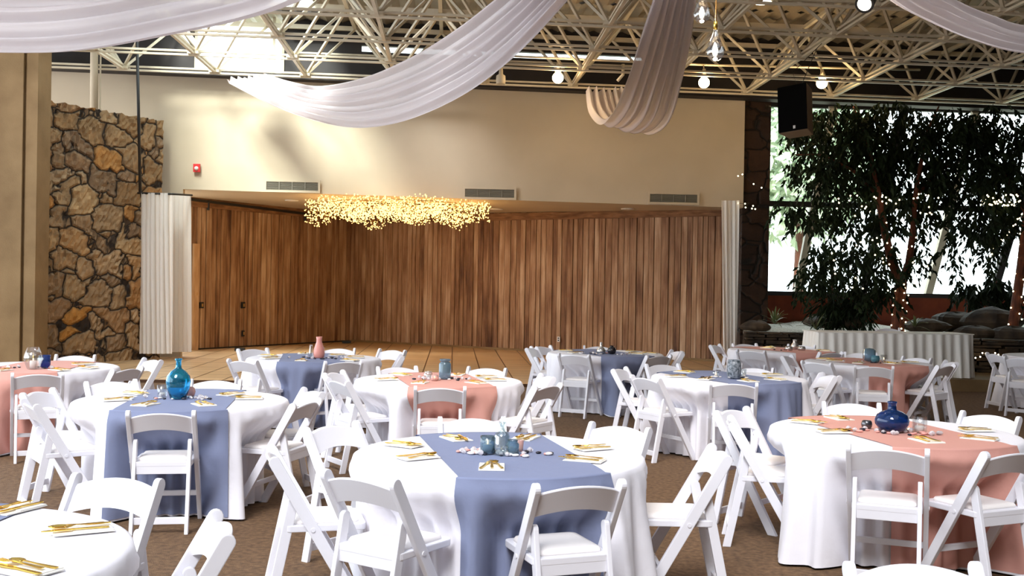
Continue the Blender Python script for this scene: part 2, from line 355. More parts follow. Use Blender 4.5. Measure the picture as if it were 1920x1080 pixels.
# bottom flange over the cream wall
m = MB(); m.bar(RP(-12, 22.05, zt(-12)+.03), RP(15, 22.05, zt(15)+.03), .35, .09); struct(m.build('trim_6', darkp), 'dark ledge on top of the cream wall', 'trim')

# roof deck with skylights; most are unseen, added to light the hall
deckz = lambda X: 7.0 + TILT*X
m = MB()
holes = [(-7.4, -4.0, 17.2, 21.9), (-3.6, -1.4, 18.6, 20.2), (-9.6, .4, -4.5, 6.2), (-9.5, -1.8, 8, 13.3), (-9.5, -4.8, 14.0, 17.1), (1.2, 4.8, -1.5, 6.2), (1.6, 3.6, 9.5, 12)]  # first pair sit by the far wall; the others are unseen, added for light
def deck_rect(x0, x1, y0, y1):
    nseg = max(1, int((x1-x0)/.15)); vs = []; ring = []
    for i in range(nseg+1):
        x = x0+(x1-x0)*i/nseg; z = deckz(x)+(.06 if i % 2 else 0)
        ring.append((x, z))
    top = []; r1 = [RP(x, y0, z) for x, z in ring]; r2 = [RP(x, y1, z) for x, z in ring]
    m.rings([r1, r2], False, False, False)
    r3 = [RP(x, y0, z+.12) for x, z in ring]; r4 = [RP(x, y1, z+.12) for x, z in ring]
    m.rings([r3, r4], False, False, False)
ys = sorted({-10, 23.2} | {h[2] for h in holes} | {h[3] for h in holes})
for y0, y1 in zip(ys[:-1], ys[1:]):
    hs = sorted([(h[0], h[1]) for h in holes if h[2] <= y0 and h[3] >= y1]); x = -15
    for h0, h1 in hs:
        deck_rect(x, h0, y0, y1); x = h1
    deck_rect(x, 15, y0, y1)
struct(m.build('ceiling', decking, recalc=False), 'corrugated steel roof deck above the trusses', 'ceiling')
for i, h in enumerate(holes):
    m = MB(); pts = [RP(h[0], h[2], deckz(h[0])+.1), RP(h[1], h[2], deckz(h[1])+.1), RP(h[1], h[3], deckz(h[1])+.1), RP(h[0], h[3], deckz(h[0])+.1)]
    m.add(pts+[p+Vector((0, 0, .02)) for p in pts], [(0, 1, 2, 3), (7, 6, 5, 4), (0, 4, 5, 1), (1, 5, 6, 2), (2, 6, 7, 3), (3, 7, 4, 0)])
    struct(m.build('window_%d' % (i+3), pane if i == 0 else tpane), 'skylight pane in the roof deck, most of them added for light', 'window')

# right and rear shell
m = MB(); m.prism([(13.6, -8), (13.8, -8), (13.8, 25.5), (13.6, 25.5)], 0, 7); struct(m.build('wall_right', darkp), 'dark right hand wall', 'wall')
m = MB(); m.prism([(-15.8, -8), (13.6, -8), (13.6, -7.8), (-15.8, -7.8)], 0, 7.1); struct(m.build('wall_rear', wallp), 'cream wall behind the viewer', 'wall')

# space frame --------------------------------------------------------------
sf = thing('space_frame', 'cream painted steel space frame carrying the roof', 'roof truss', RP(0, 14, 5.6))
def spart(m, name):
    o = m.build(name, steel_w, sf); o.matrix_parent_inverse = Matrix.Translation(-sf.location); return o
BAY, RS = 1.78, 1.7
bx = [1.13+BAY*k for k in range(-7, 8)]; by = [21.5-RS*k for k in range(0, 9)]
zb = lambda X: 5.70+TILT*X
ztp = lambda X: 6.86+TILT*X
def nodeb(i, j): return RP(bx[i], by[j], zb(bx[i]))
def nodet(i, j): x = bx[0]+BAY*(i-.5); return RP(x, 21.5-RS*(j-.5), ztp(x))
def chord(m, a, b):
    m.bar(a, b, .055, .035, off=(0, .035)); m.bar(a, b, .055, .035, off=(0, -.035))
for j in range(len(by)):
    m = MB(); chord(m, nodeb(0, j), nodeb(len(bx)-1, j)); spart(m, 'bottom_chord')
for i in range(len(bx)):
    m = MB(); chord(m, nodeb(i, 0)+Vector((0, 0, .02)), nodeb(i, len(by)-1)+Vector((0, 0, .02))); spart(m, 'bottom_chord')
for j in range(len(by)+1):
    m = MB(); m.bar(nodet(0, j), nodet(len(bx), j), .07, .09); spart(m, 'top_chord')
for i in range(len(bx)+1):
    m = MB(); m.bar(nodet(i, 0), nodet(i, len(by)), .07, .07); spart(m, 'top_chord')
for j in range(len(by)):
    m = MB()
    for i in range(len(bx)):
        a = nodeb(i, j)
        for di in (0, 1):
            for dj in (0, 1):
                m.bar(a, nodet(i+di, j+dj), .045, .045)
        m.box(a, (.2, .2, .05))
    spart(m, 'web_members')

# conduit with lamps on it
m = MB(); m.tube([atd(930, 104, 20.2), atd(1330, 122, 20.4), atd(1725, 131, 20.6)], .022, 8); tag(m.build('conduit', steel_w), 'long cream conduit pipe carrying the globe lamps', 'pipe')
def globe_lamp(px, py, D, label):
    p = atd(px, py, D); t = thing('globe_lamp', label, 'lamp', p, 0, 'globe lamps under the trusses')
    m = MB(); m.ball((0, 0, 0), .105, 16, 12); m.build('bulb', warm_e, t)
    m = MB(); m.lathe([(.03, .26), (.035, .17), (.06, .14), (.06, .09), (.03, .07)], 12); q0, q1, q2 = atd(930, 104, 20.2), atd(1330, 122, 20.4), atd(1725, 131, 20.6); a_, b_ = (q0, q1) if p.x < q1.x else (q1, q2); cz = a_.lerp(b_, (p.x-a_.x)/(b_.x-a_.x)); m.tube([(0, 0, .24), cz-p], .01); m.build('socket', steel_w, t)
    l = bpy.data.lights.new('lamp_light', 'POINT'); l.energy = 18; l.color = (1, .7, .38); l.shadow_soft_size = .12
    lo = bpy.data.objects.new('lamp_light', l); COL.objects.link(lo); lo.location = p-Vector((0, .2, .05))
globe_lamp(1046, 146, 20.2, 'lit warm globe lamp left of the hanging white swag end')
globe_lamp(1320, 155, 20.3, 'lit warm globe lamp right of the hanging white swag end')
globe_lamp(1541, 156, 20.4, 'lit warm globe lamp beside the black loudspeaker')
t = thing('can_lamp', 'unlit cream can lamp hanging under the trusses', 'lamp', atd(939, 148, 20.2))
m = MB(); m.lathe([(.085, -.1), (.09, .0), (.085, .06), (.04, .09), (.035, .2), (.02, .24), (.02, .36)], 16); m.build('shade', steel_w, t)
m = MB(); m.lathe([(.07, -.09), (.07, -.085)], 16); m.build('lens', whitepl, t)
t = thing('can_lamp', 'small unlit cream lamp arm by the swag end', 'lamp', atd(1168, 140, 20.2))
m = MB(); m.tube([(0, 0, .2), (0, 0, 0), (-.1, 0, -.12)], .03, 8); m.build('shade', steel_w, t)

# pendants
def pendant(px, py, D, label):
    p = atd(px, py, D); t = thing('pendant_lamp', label, 'pendant lamp', p, 0, 'teardrop pendant lamps')
    m = MB(); m.lathe([(.012, .16), (.016, .12), (.028, .08), (.05, .04), (.068, -.01), (.07, -.04), (.058, -.075), (.03, -.098), (.004, -.105)], 20, cap=False); gd = m.build('glass_drop', bulbglass, t)
    m = MB(); m.ball((0, 0, -.02), .022, 10, 8, (1, 1, 1.5)); m.build('filament', whiteglow, gd)
    m = MB(); m.lathe([(.015, .14), (.017, .2), (.006, .21)], 10); m.build('socket', gold_m, t)
    m = MB(); m.tube([(0, 0, .2), (0.01, 0, 6.0-p.z)], .004, 6); m.build('cord', brass_w, t)
    l = bpy.data.lights.new('pendant_light', 'POINT'); l.energy = 26; l.color = (1, .76, .5); l.shadow_soft_size = .05
    lo = bpy.data.objects.new('pendant_light', l); COL.objects.link(lo); lo.location = p+Vector((0, -.02, -.16))
pendant(1316, 20, 8.6, 'upper teardrop glass pendant lamp by the swag')
pendant(1341, 90, 8.2, 'lower teardrop glass pendant lamp by the swag')

# spotlight and flood at the top edge
p = atd(1622, 6, 14); t = thing('spotlight', 'black spotlight with bright lens at the top of the trusses', 'spotlight', p, 0)
R = Matrix.Rotation(-.9, 3, 'X') @ Matrix.Rotation(.5, 3, 'Y')
m = MB(); m.rings([[R @ Vector((r*math.cos(2*PI*k/20), r*math.sin(2*PI*k/20), z)) for k in range(20)] for r, z in ((.04, .3), (.1, .25), (.12, .0), (.125, -.03))]); m.build('housing', black_m, t)
m = MB(); m.rings([[R @ Vector((r*math.cos(2*PI*k/20), r*math.sin(2*PI*k/20), z)) for k in range(20)] for r, z in ((.09, -.036), (.085, -.04))]); m.build('lens', whiteglow, t)
m = MB(); m.tube([(0, 0, .1), (0, .0, .5)], .02); m.build('bracket', black_m, t)
t = thing('flood_lamp', 'round white lamp glowing under the roof deck', 'lamp', atd(1430, 4, 15), 0)
m = MB(); m.lathe([(.05, .2), (.12, .08), (.135, .0)], 20); m.build('shade', steel_w, t)
m = MB(); m.lathe([(.125, -.004), (.12, -.012)], 20); m.build('lens', whiteglow, t)

# loudspeaker
p = atd(1486, 203, 17); R = Matrix.Rotation(-.16, 3, 'X') @ Matrix.Rotation(-.62, 3, 'Z')
t = thing('loudspeaker', 'black box loudspeaker hanging under the trusses before the tree', 'loudspeaker', p)
m = MB(); m.add([R @ Vector(v) for v in ((-.24, 0, -.38), (.24, 0, -.38), (.24, 0, .38), (-.24, 0, .38), (-.2, .36, -.38), (.2, .36, -.38), (.2, .36, .38), (-.2, .36, .38))], [(0, 1, 2, 3), (7, 6, 5, 4), (4, 5, 1, 0), (3, 2, 6, 7), (1, 5, 6, 2), (4, 0, 3, 7)]); m.build('cabinet', brown_side, t, .01)
m = MB(); m.box(R @ Vector((0, -.012, 0)), (.47, .02, .75), R); m.build('grille', blackb, t)
m = MB(); m.box(R @ Vector((.03, -.026, -.32)), (.035, .006, .05), R); m.build('badge', whitepl, t)
m = MB(); m.tube([R @ Vector((.05, .12, .37)), Vector((.03, .15, .6)), (RP(4.69, 17.0, 5.66)-p)], .006, 6); m.tube([R @ Vector((.0, .3, .37)), (RP(4.69, 17.25, 5.66)-p)], .006, 6); m.build('hanging_wire', black_m, t)

# vents, alarm, recessed lights ------------------------------------------------
def vent(px, py, wd, label):
    D = atd(px, py, 22).x; q = atd(px, py, 22.2+SL*D-.06); t = thing('air_vent', label, 'air vent', q, math.atan(SL), 'air vents on the cream wall')
    h = .17
    m = MB(); b = .045
    for (c, s) in (((0, 0, h/2+b/2), (wd+2*b, .03, b)), ((0, 0, -h/2-b/2), (wd+2*b, .03, b)), ((-wd/2-b/2, 0, 0), (b, .03, h)), ((wd/2+b/2, 0, 0), (b, .03, h))): m.box(c, s)
    m.build('frame', wallp, t)
    m = MB(); m.box((0, .02, 0), (wd, .01, h))
    for k in range(7): m.box((0, 0, -h/2+(k+.5)*h/7), (wd, .022, .006), Matrix.Rotation(.5, 3, 'X'))
    for k in range(1, 4): m.box((-wd/2+k*wd/4, -.006, 0), (.012, .02, h))
    m.build('louvres', vent_m, t)
vent(548, 349, 1.05, 'grey louvred air vent, leftmost on the cream wall')
vent(918, 362.5, 1.02, 'grey louvred air vent in the middle of cream wall, right of the fairy chandelier centre')
vent(1263, 372, 1.0, 'grey louvred air vent at right end of cream wall')
q = atd(369, 315, 22.2+SL*-6.4-.06); t = thing('fire_alarm', 'small red fire alarm strobe on the cream wall', 'fire alarm', q)
m = MB(); m.box((0, 0, 0), (.14, .05, .17)); m.build('housing', red_m, t, .008)
m = MB(); m.ball((0, -.03, -.01), .042, 12, 8); m.build('strobe', whitepl, t)
for px, py, lab in ((547, 375, 'recessed soffit light left of the fairy chandelier'), (931, 391.5, 'recessed soffit light right of the fairy chandelier'), (1177, 391, 'recessed soffit light near the right vent')):
    d = ray(px, py); X = d.x*24; k = (zs(X)-CAMH)/d.z; q = Vector((d.x*k, d.y*k, zs(d.x*k)))
    t = thing('recessed_light', lab, 'ceiling light', q, 0, 'recessed soffit lights')
    m = MB(); m.lathe([(.15, -.001), (.15, -.02), (.11, -.022)], 24); tr_ = m.build('trim_ring', whitepl, t)
    m = MB(); m.lathe([(.1, -.024), (.1, -.026)], 24); m.build('lens', pad_m, tr_)

# left: concrete column, stone wall, white pipe, curtain pole, curtains -----------------------
a = atd(-40, 600, 18.2); b = atd(42, 600, 18.25); c = atd(68, 600, 18.3)
col = thing('concrete_column', 'tan board-marked concrete column at left edge', 'column', (a.x, a.y, .05))
m = MB(); m.prism([(0, 0), (b.x-a.x-.02, 0), (b.x-a.x-.02, .5), (0, .5)], 0, 6.9); m.build('shaft', conc, col, .01)
m = MB(); m.prism([(b.x-a.x+.02, .03), (c.x-a.x, .03), (c.x-a.x, .55), (b.x-a.x+.02, .55)], 0, 6.9); m.prism([(b.x-a.x-.05, .07), (b.x-a.x+.05, .07), (b.x-a.x+.05, .4), (b.x-a.x-.05, .4)], 0, 6.9); m.build('edge_pier', conc, col)
s0 = atd(84, 500, 19.1); s1 = atd(302, 500, 21.4)
d = (s1-s0); d.z = 0; ln = d.length; d.normalize(); n_ = Vector((d.y, -d.x, 0))
m = MB(); nx, nz = 60, 70; H0 = 4.80
def stone_pt(u, v, k):
    r = random.Random(int(u*997)*1000+int(v*991)+k)
    return Vector((s0.x, s0.y, 0))+d*(u*ln)+n_*(.05*(r.random()-.5))+Vector((0, 0, .05+v*(H0-.05)+(.05*(r.random()-.5) if v > .99 else 0)))
rows = [[stone_pt(i/nx, j/nz, 0) for i in range(nx+1)] for j in range(nz+1)]
m.rings(rows, False, False, False)
back = [[p-n_*.55 for p in (r[0], r[-1])] for r in rows]
m.rings([[r[-1], q[1]] for r, q in zip(rows, back)], False, False, False); m.rings([[q[0], r[0]] for r, q in zip(rows, back)], False, False, False)
m.rings([rows[-1], [p-n_*.55 for p in rows[-1]]], False, False, False); m.rings([[q[1], q[0]] for q in back], False, False, False)
struct(m.build('wall_stone', stone, recalc=False), 'freestanding rubble stone wall at the left', 'wall')
def up_tube(name, px, y0, y1, D, r, mt, label, cat, zlo=None, zhi=None):
    p, q = atd(px, y0, D), atd(px, y1, D); m = MB(); m.tube([(p.x, p.y, zhi or p.z), (q.x, q.y, zlo or q.z)], r, 12); return tag(m.build(name, mt), label, cat)
up_tube('pipe', 176, 100, 225, 20.9, .075, wallp, 'thick white pipe rising behind the stone wall', 'pipe', 4.75, 6.9)
q = atd(188, 150, 20.9); m = MB(); m.tube([(q.x, q.y, 6.9), (q.x, q.y, 4.98), (q.x+.03, q.y, 4.9), (q.x+.14, q.y, 4.86), (q.x+.3, q.y, 4.86)], .018, 8); tag(m.build('conduit', wallp), 'thin white conduit bending beside the thick white pipe', 'pipe')
p0 = atd(255, 100, 20.4); p1 = atd(263, 362, 20.4); m = MB(); m.tube([(p0.x, p0.y, 6.6), p1], .028, 10); tag(m.build('black_pole', black_m), 'thin black pole hanging down to the left white curtain', 'pole')

def curtain(name, pxl, pxr, py0, py1, D, nf, amp, label, cat, seed, mt=curt_m, flare=0):
    r = random.Random(seed); ph = [r.uniform(0, 6.28) for _ in range(4)]; nu, nv = nf*10, 30
    rows = []
    for j in range(nv+1):
        v = j/nv; row = []
        for i in range(nu+1):
            u = i/nu; px = pxl+(pxr-pxl)*u + flare*(u-.5)*v; py = py0+(py1-py0)*v
            p = atd(px, py, D); w_ = u + .02*math.sin(3*v+ph[0])
            p += Vector((0, 1, 0))*(amp*math.sin(2*PI*nf*w_+ph[1])*(.6+.5*v)+amp*.5*math.sin(2*PI*nf*.37*w_+ph[2]+2*v)) + Vector((.02*math.sin(2*PI*nf*w_+1), 0, 0))
            row.append(p)
        rows.append(row)
    m = MB(); m.rings(rows, False, False, True)
    return tag(m.build(name, mt, recalc=False), label, cat)
curtain('sheer_curtain', 264, 322, 362, 663, 20.7, 7, .05, 'bright sheer white curtain beside the stone wall', 'curtain', 1, flare=4)
curtain('sheer_curtain', 316, 357, 366, 660, 21.3, 5, .02, 'greyer sheer white curtain against the left board wall', 'curtain', 2)
curtain('sheer_curtain', 1351, 1384, 376, 690, 22.0, 4, .04, 'narrow white curtain at right end of the board wall', 'curtain', 3, flare=-8)
m = MB(); m.tube([atd(258, 362, 20.7), atd(325, 364, 20.7), atd(360, 366, 21.3)], .02, 8); tag(m.build('curtain_rod', black_m), 'short black rod holding the left white curtains', 'curtain rod')

# barn-door track and small fittings on boards
def onL(px, py, off=.06):
    d_ = ray(px, py); o = Vector((0, 0, CAMH)); k = (Cc-o).dot(nL)/d_.dot(nL); return o+d_*k+nL*off
a_, b_ = onL(352, 374, .1), onL(583, 403, .1)
t = thing('door_track', 'black sliding door track with rollers on left board wall', 'door track', a_)
m = MB(); m.bar((0, 0, 0), b_-a_, .03, .06); m.build('rail', black_m, t)
for px, py in ((386, 386), (568, 408)):
    q = onL(px, py, .08)-a_; m = MB(); m.box(q, (.05, .05, .2)); m.lathe([(.05, -.02), (.05, .02)], 12, q+Vector((0, -.02, .1))); m.build('roller', black_m, t)
for px, py, s, lab, nm, cat in ((453, 572, (.1, .05, .15), 'dark switch plate on the left board wall', 'switch_plate', 'switch'), (453, 625, (.07, .04, .14), 'dark outlet low under the switch plate on left board wall', 'wall_outlet', 'outlet'), (365, 551, (.05, .04, .14), 'dark latch plate on the pale jamb by the curtain', 'latch_plate', 'latch'), (375, 572, (.1, .05, .14), 'dark door pull on left board wall by the jamb', 'door_pull', 'door handle')):
    q = onL(px, py, .05); t = thing(nm, lab, cat, q, math.atan2(dL.y, dL.x)); m = MB(); m.box((0, 0, 0), s); m.build('plate', black_m, t, .006)
    m = MB(); m.box((0, -s[1]/2-.005, 0), (s[0]*.4, .012, s[2]*.5)); m.build('toggle', brass_w, t)
for px, py, lab in ((450, 655, 'left dark floor guide under the board wall'), (650, 641, 'dark floor guide at the corner of the board walls')):
    q = atz(px, py, .09); m = MB(); m.box((0, 0, 0), (.22, .1, .07)); tag(m.build('floor_guide', black_m, loc=q), lab, 'floor guide')
d_ = ray(1049, 636); o_ = Vector((0, 0, CAMH)); k = (A-o_).dot(nR)/d_.dot(nR); q = o_+d_*k+nR*.04
t = thing('wall_outlet', 'white outlet plate low on the right board wall', 'outlet', q, math.atan2(dR.y, dR.x)); m = MB(); m.box((0, 0, 0), (.075, .02, .12)); m.build('plate', whitepl, t)
for z in (-.025, .025): m = MB(); m.box((0, -.012, z), (.034, .01, .03)); m.build('socket', black_m, t)

# fairy chandelier -------------------------------------------------------------
cc = atd(746, 385, 22.9); ch = thing('fairy_chandelier', 'wide golden cloud of fairy lights hanging under the soffit', 'chandelier', cc)
m = MB(); r = random.Random(5); RX, RY = 2.0, 1.75
mw = MB()
for k in range(3200):
    th = r.uniform(0, 2*PI); rr = math.sqrt(r.uniform(.0, 1)); x, y = RX*rr*math.cos(th), RY*rr*math.sin(th)
    top = .1+.03*math.sin(9*th); low = -(.27+.08*math.sin(th*7+1)*rr+.08*math.sin(x*6))*(1 if rr > .5 else .9)
    z = r.uniform(low, top) if r.random() < .85 else low-.06*r.random()
    s = r.uniform(.011, .019); R_ = Matrix.Rotation(r.uniform(0, 3), 3, 'X') @ Matrix.Rotation(r.uniform(0, 3), 3, 'Z')
    m.add([Vector((x, y, z))+R_ @ Vector(v)*s for v in ((1, 0, 0), (-1, 0, 0), (0, 1, 0), (0, -1, 0), (0, 0, 1.2), (0, 0, -1.2))], [(0, 2, 4), (2, 1, 4), (1, 3, 4), (3, 0, 4), (2, 0, 5), (1, 2, 5), (3, 1, 5), (0, 3, 5)])
    if k % 6 == 0: mw.bar((x, y, z), (x, y, .08), .003, .003, (0, 1, 0))
o = m.build('light_cluster', fairy_e, ch, recalc=False); o['kind'] = 'stuff'
o = mw.build('hanging_wires', brass_w, ch, recalc=False); o['kind'] = 'stuff'
m = MB(); m.rings([[Vector((RX*f*math.cos(2*PI*k/48), RY*f*math.sin(2*PI*k/48), z)) for k in range(48)] for f, z in ((.7, .02), (.69, .04), (.68, .02), (.7, .02))], False)
for k in range(6):
    x, y = RX*.69*math.cos(k*PI/3), RY*.69*math.sin(k*PI/3); m.bar((x, y, .03), (-x, -y, .03), .02, .02)
m.build('frame_ring', brass_w, ch)
m = MB()
for k in range(4): m.tube([(1.2*math.cos(k*PI/2), 1.2*math.sin(k*PI/2)*.6+.4, .03), (1.2*math.cos(k*PI/2), 1.2*math.sin(k*PI/2)*.6+.4, zs(-2)-cc.z)], .006, 6)
m.build('suspension_wire', brass_w, ch)
for x_ in (-1.2, 0, 1.2):
    l = bpy.data.lights.new('fairy_glow', 'POINT'); l.energy = 14; l.color = (1, .6, .25); l.shadow_soft_size = .3
    lo = bpy.data.objects.new('fairy_glow', l); COL.objects.link(lo); lo.location = cc+Vector((x_, .2, -.45))

# swags ---------------------------------------------------------------------
def lerp(pts, t):
    n = len(pts)-1; x = t*n; i = min(int(x), n-1); f = x-i
    p0, p1, p2, p3 = pts[max(i-1, 0)], pts[i], pts[i+1], pts[min(i+2, n)]
    return tuple(.5*((2*b)+(-a+c)*f+(2*a-5*b+4*c-d)*f*f+(-a+3*b-3*c+d)*f**3) for a, b, c, d in zip(p0, p1, p2, p3))
def swag(e1, e2, Ds, nf, amp, label, seed, nt=110, ddep=.3):
    r = random.Random(seed); ns = nf*9; fr = [r.uniform(.7, 1.3) for _ in range(nf)]; rows = []
    ph = [r.uniform(0, 6) for _ in range(5)]
    A_ = [atd(x, y, D) for (x, y), D in zip(e1, Ds)]; B_ = [atd(x, y, D+ddep) for (x, y), D in zip(e2, Ds)]
    for j in range(nt+1):
        t = j/nt; a = Vector(lerp([tuple(p) for p in A_], t)); b = Vector(lerp([tuple(p) for p in B_], t)); row = []
        a2 = Vector(lerp([tuple(p) for p in A_], min(1, t+.01))); a0 = Vector(lerp([tuple(p) for p in A_], max(0, t-.01)))
        tan = (a2-a0).normalized(); wdt = (b-a); nrm = tan.cross(wdt).normalized()
        for i in range(ns+1):
            s = i/ns; s2 = s+.03*math.sin(5*s+3*t+ph[0])
            fold = math.sin(2*PI*nf*s2+ph[1]+.8*math.sin(4*t+ph[2]))+.45*math.sin(2*PI*nf*1.7*s2+ph[3]+2*t)
            belly = -.6*math.sin(PI*s)
            p = a.lerp(b, s)+nrm*(amp*fold+amp*belly)
            row.append(p)
        rows.append(row)
    m = MB(); m.rings(rows, False, False, True)
    return tag(m.build('fabric_swag', drape_m, recalc=False), label, 'drape', 'white ceiling swags')
swag([(425, 150), (500, 192), (570, 221), (655, 240), (745, 231), (850, 188), (950, 117), (1062, 0), (1180, -150), (1320, -320)],
     [(500, 140), (545, 152), (605, 160), (690, 141), (780, 101), (860, 52), (935, -5), (1010, -70), (1130, -200), (1300, -340)],
     [21, 20.4, 19.4, 17.9, 16.2, 14.3, 12.5, 10.8, 9, 7.6], 7, .06, 'long white fabric swag sweeping across the middle of the ceiling', 11)
swag([(1100, 166), (1106, 205), (1128, 226), (1152, 200), (1172, 150), (1195, 80), (1226, -10), (1262, -120), (1310, -300)],
     [(1168, 166), (1184, 214), (1216, 246), (1255, 226), (1277, 160), (1296, 70), (1306, -10), (1322, -130), (1340, -310)],
     [21, 20.4, 19.5, 18.4, 16.9, 15, 12.6, 10, 7.7], 6, .06, 'short white fabric swag hanging right of the ceiling middle', 12)
swag([(-200, 96), (0, 103), (150, 98), (330, 65), (470, 33), (570, -3), (700, -60), (900, -160), (1290, -330)],
     [(-200, -60), (0, -45), (150, -55), (330, -85), (470, -115), (570, -145), (700, -185), (900, -255), (1270, -345)],
     [11, 10.5, 10, 9.6, 9.2, 8.9, 8.5, 8, 7.6], 6, .055, 'white fabric swag across the top left corner', 13)
swag([(1290, -330), (1500, -130), (1665, 0), (1745, 44), (1825, 77), (1920, 100), (2080, 112)],
     [(1320, -345), (1580, -150), (1750, -25), (1800, 5), (1860, 30), (1925, 50), (2080, 60)],
     [7.7, 8, 8.3, 8.6, 9, 9.5, 10.2], 4, .03, 'white fabric swag across the top right corner', 14)

# ------------------------------------------------------------------ right: pillar, sloped glazing, planter, trees
m = MB(); q0, q1 = room(4.86, 22.3), room(5.44, 22.3); q2, q3 = room(5.5, 25), room(4.86, 25)
m.prism([q0, q1, q2, q3], .2, 5.65); struct(m.build('wall_pillar', dstone), 'dark stone pillar between board wall and glazing', 'wall')
gb = lambda X, t: RP(X, 24.4-2.15*t, 1.55+4.02*t+TILT*X*t*.6)
m = MB(); m.poly([gb(5.3, 0), gb(13.5, 0), gb(13.5, 1), gb(5.3, 1)]); m.poly([gb(5.3, 0)+Vector((0, .02, 0)), gb(13.5, 0)+Vector((0, .02, 0)), gb(13.5, 1)+Vector((0, .02, 0)), gb(5.3, 1)+Vector((0, .02, 0))])
gl = struct(m.build('window_7', pane, recalc=False), 'sloped glass wall behind the indoor trees', 'window')
for X in (6.75, 8.3, 9.85, 11.4, 12.95):
    m = MB(); m.bar(gb(X, 0), gb(X, 1), .16, .12, (0, 1, .5)); m.build('mullion', steel_w if X in (6.75, 9.85) else darkp, gl)
m = MB(); m.bar(gb(5.3, .5), gb(13.5, .5), .1, .12); m.build('transom', darkp, gl)
m = MB(); m.bar(gb(5.3, .0), gb(13.5, 0), .2, .1); m.build('sill', darkp, gl)
m = MB(); m.prism([room(5.2, 24.35), room(13.5, 24.35), room(13.5, 24.6), room(5.2, 24.6)], .2, 1.53); struct(m.build('wall_sill', redwall), 'low red brown wall below the sloped glass', 'wall')
# planter: front line in world, with stacked ledge stone
fl = [atd(1398, 600, 20.9), atd(1540, 600, 20.8), atd(1690, 600, 20.3), atd(1830, 600, 19.4), atd(2050, 600, 18.9)]
def flp(t): q = lerp([(p.x, p.y) for p in fl], t); return Vector((q[0], q[1], 0))
bed = [(flp(i/16).x, flp(i/16).y+.15) for i in range(17)]
m = MB(); m.prism(bed+[room(13.4, 24.3), room(5.45, 24.3)], .2, .74); struct(m.build('trim_planter', rock), 'raised planting bed body', 'planter')
m = MB(); nb = 40
rows = []
for j in range(9):
    row = []
    for i in range(nb+1):
        a_ = flp(i/nb)+Vector((0, .22, 0)); b_ = RP(5.5+7.9*i/nb, 24.25, 0); p = a_.lerp(b_, j/8); p.z = .76+.12*j/8+.04*math.sin(i*.9+j)+(.0 if j else 0) + (.25*smooth(.55, 1, i/nb)*j/8)
        row.append(p)
    rows.append(row)
m.rings(rows, False, False, True); o = m.build('gravel_bed', gravel, recalc=False); tag(o, 'white gravel covering the planting bed', 'gravel', None, 'stuff')
lw = thing('planter_wall', 'dry-stacked dark ledge stone wall holding the planting bed', 'stone wall', flp(.4)+Vector((0, 0, .2)))
m = MB(); r = random.Random(9); z = .2
for row in range(9):
    h = r.uniform(.05, .085); t = 0
    if row == 8: h = .05
    while t < 1:
        wd = r.uniform(.03, .09); c = flp(min(1, t+wd/2)); dd = flp(min(1, t+wd))-flp(t); ang = math.atan2(dd.y, dd.x)
        m.box(c+Vector((0, r.uniform(-.03, .05)+.03, z+h/2))-lw.location, (max(dd.length-.02, .05), r.uniform(.2, .3), h-.012), Matrix.Rotation(ang, 3, 'Z') @ Matrix.Rotation(r.uniform(-.05, .05), 3, 'Y')); t += wd
    z += h
m.build('stacked_stones', rock, lw, .008)
def boulder(px, py, D, s, label, flat=.5, seed=0):
    r = random.Random(seed); m = MB(); ph = [r.uniform(0, 6) for _ in range(6)]
    n, mm = 14, 9
    m.rings([[Vector((s*math.sin(PI*i/mm)*math.cos(2*PI*k/n)*(1+.18*math.sin(3*2*PI*k/n+ph[0])+.1*math.sin(i+ph[1])), s*.7*math.sin(PI*i/mm)*math.sin(2*PI*k/n)*(1+.15*math.sin(2*2*PI*k/n+ph[2])), -flat*s*math.cos(PI*i/mm)*(1+.1*math.sin(2*PI*k/n*2+ph[3])))) for k in range(n)] for i in range(mm+1)], False, True, False)
    p = atd(px, py, D); tag(m.build('boulder', rock, loc=p), label, 'rock', 'rocks in the planting bed')
for k, (px, py, D, s, fl_, lab) in enumerate(((1420, 612, 21.6, .3, .4, 'brown rock at left end of planting bed by the pillar'), (1545, 603, 21.8, .42, .3, 'flat tan rock left of tree trunk in planting bed'), (1600, 605, 21.2, .3, .4, 'dark rock just left of the tree trunk'), (1735, 612, 20.6, .42, .35, 'dark flat rock right of the tree trunk'), (1790, 604, 21.2, .5, .4, 'wide dark rock behind the right end of head table'), (1860, 600, 20.8, .55, .45, 'big dark rock left of the right-edge tree'), (1830, 625, 19.9, .4, .35, 'low dark rock on top of planter wall right of head table'), (1895, 630, 19.8, .45, .4, 'dark rock at right edge on top of planter wall'))):
    boulder(px, py, D, s, lab, fl_, k)

